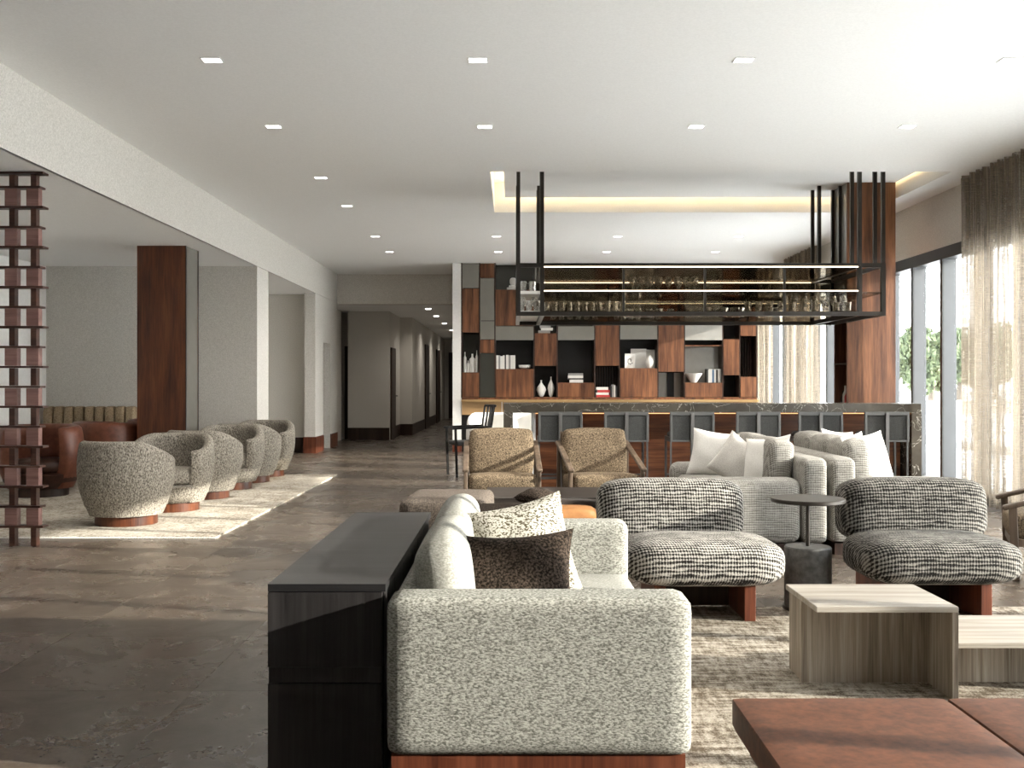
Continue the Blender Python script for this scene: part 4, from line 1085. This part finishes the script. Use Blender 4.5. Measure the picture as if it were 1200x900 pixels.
# rust leather daybed
db = thing('daybed', 'low rust brown leather bench in the right foreground', 'bench', (1.5, 2.4, 0), world=True)
for k in range(3):
    a_ = .614+.606*k
    part(MB().cushion(.602, .98, .085, .012, .002, Matrix.Translation((a_+.303, 2.393, .357)), n=10), 'cushion', 'rust_leather', db)
part(B(.66, 2.38, 1.95, 2.84, .25, .314), 'frame', 'dark_wood', db, False)
for x in (.80, 2.2):
    for y in (2.05, 2.72): part(B(x-.05, x+.05, y-.05, y+.05, RZ, .25), 'leg', 'dark_wood', db, False)

# ================================================================== CURTAINS
def curtain(y0, y1, x, amp, pitch, label, n=420, side=None):
    mb = MB(); bm = mb.bm; rws = []
    nzs = 14
    ph = [random.uniform(0, 6) for _ in range(4)]
    for j in range(nzs+1):
        z = .015+(H-.03)*j/nzs; row = []
        for i in range(n+1):
            y = y0+(y1-y0)*i/n; s_ = (y-y0)/pitch*2*PI
            xx = x+amp*math.sin(s_+1.1*math.sin(s_*.31+ph[0])+.15*math.sin(z*1.3+ph[1]))+.35*amp*math.sin(2.3*s_+ph[2]+.3*z)
            row.append(bm.verts.new((xx, y+.35*pitch*.2*math.sin(s_*1.7+ph[3]), z)))
        rws.append(row)
    for a_, b_ in zip(rws, rws[1:]):
        for i in range(n): bm.faces.new((a_[i], a_[i+1], b_[i+1], b_[i]))
    o = solo(mb, 'curtain', 'sheer', label, 'curtain', None, (0, 0, 0), 0, True, 180)
    return o
curtain(9.0, 11.27, 4.96, .055, .155, 'full height sheer linen curtain at the right edge before the window', 480)
curtain(16.7, 18.6, 4.98, .05, .15, 'sheer linen curtain seen beyond the right end of the display cabinet', 300)
curtain(19.75, 21.6, 4.98, .05, .15, 'sheer linen curtain in the far right corner behind the cabinet', 240)

# ================================================================== OUTSIDE
gd = put('terrace', B(5.35, 160, -60, 200, -.12, -.02).mesh('terrace', 'concrete', False)); gd['kind'] = 'structure'
for k, (y0, y1, lab) in enumerate(((-60, 200, 'long grey kerb along the pale terrace outside'),)):
    o = put('kerb', B(9.0, 9.4, y0, y1, -.02, .10).mesh('kerb', 'kerb', False)); tag(o, lab, 'kerb')
def tree(x, y, h_, r_, label, seed):
    rnd = random.Random(seed)
    o = thing('tree', label, 'tree', (x, y, -.02), 0, 'trees outside the windows')
    mb = MB(); mb.cyl((0, 0, 0), (.1, 0, h_*.45), .22, .14, 8)
    for q in range(4):
        a = q*1.6+rnd.random(); mb.cyl((.1, 0, h_*.4), (r_*.5*math.cos(a), r_*.5*math.sin(a), h_*.7), .10, .04, 6)
    part(mb, 'trunk', 'bark', o)
    mb = MB(); bm = mb.bm
    blobs = [(rnd.uniform(-.55, .55)*r_, rnd.uniform(-.55, .55)*r_, h_*rnd.uniform(.35, .85), r_*rnd.uniform(.3, .5)) for _ in range(16)]
    for (bx, by, bz, br) in blobs:
        for q in range(150):
            d = Vector((rnd.gauss(0, 1), rnd.gauss(0, 1), rnd.gauss(0, 1))).normalized()*br*rnd.uniform(.75, 1.05)
            c = Vector((bx, by, bz))+d; s_ = rnd.uniform(.14, .30)
            e = Euler((rnd.uniform(0, 6), rnd.uniform(0, 6), rnd.uniform(0, 6))).to_matrix()
            v = [bm.verts.new(c+e @ Vector(p)) for p in ((-s_, 0, 0), (0, -s_*.5, .03), (s_, 0, 0), (0, s_*.5, .03))]
            bm.faces.new(v)
    cr_ = part(mb, 'crown', 'leaf', o, False); cr_['kind'] = 'stuff'
for k, (x, y, h_, r_, lab) in enumerate(((22.5, 55, 4.2, 1.9, 'leafy tree outside between the two bare window bars'), (27.5, 63, 5.2, 2.3, 'leafy tree outside right of the window bars'),
                      (33, 70, 5.4, 2.4, 'leafy tree outside seen through the left part of the curtain'), (29.5, 57.5, 5.2, 2.0, 'nearest leafy tree outside seen through the curtain'),
                      (39, 78, 6.4, 2.8, 'leafy tree outside seen through the right part of the curtain'), (29.5, 74, 5.2, 2.4, 'leafy tree farthest outside behind the others'))):
    tree(x, y, h_, r_, lab, 11+k)
wl2 = thing('garden_wall', 'low pale stone wall outside below the trees', 'wall', (28, 50, -.02), math.atan2(10, 16))
for k in range(16):
    part(B(-12+1.5*k+.02, -12+1.5*(k+1)-.02, -.2, .2, 0, .5, b=.03), 'stone', 'stone', wl2, False)
part(B(-12, 12, -.24, .24, .5, .58), 'coping', 'stone', wl2, False)
for o in WORLD:
    if '_w' in o: del o['_w']
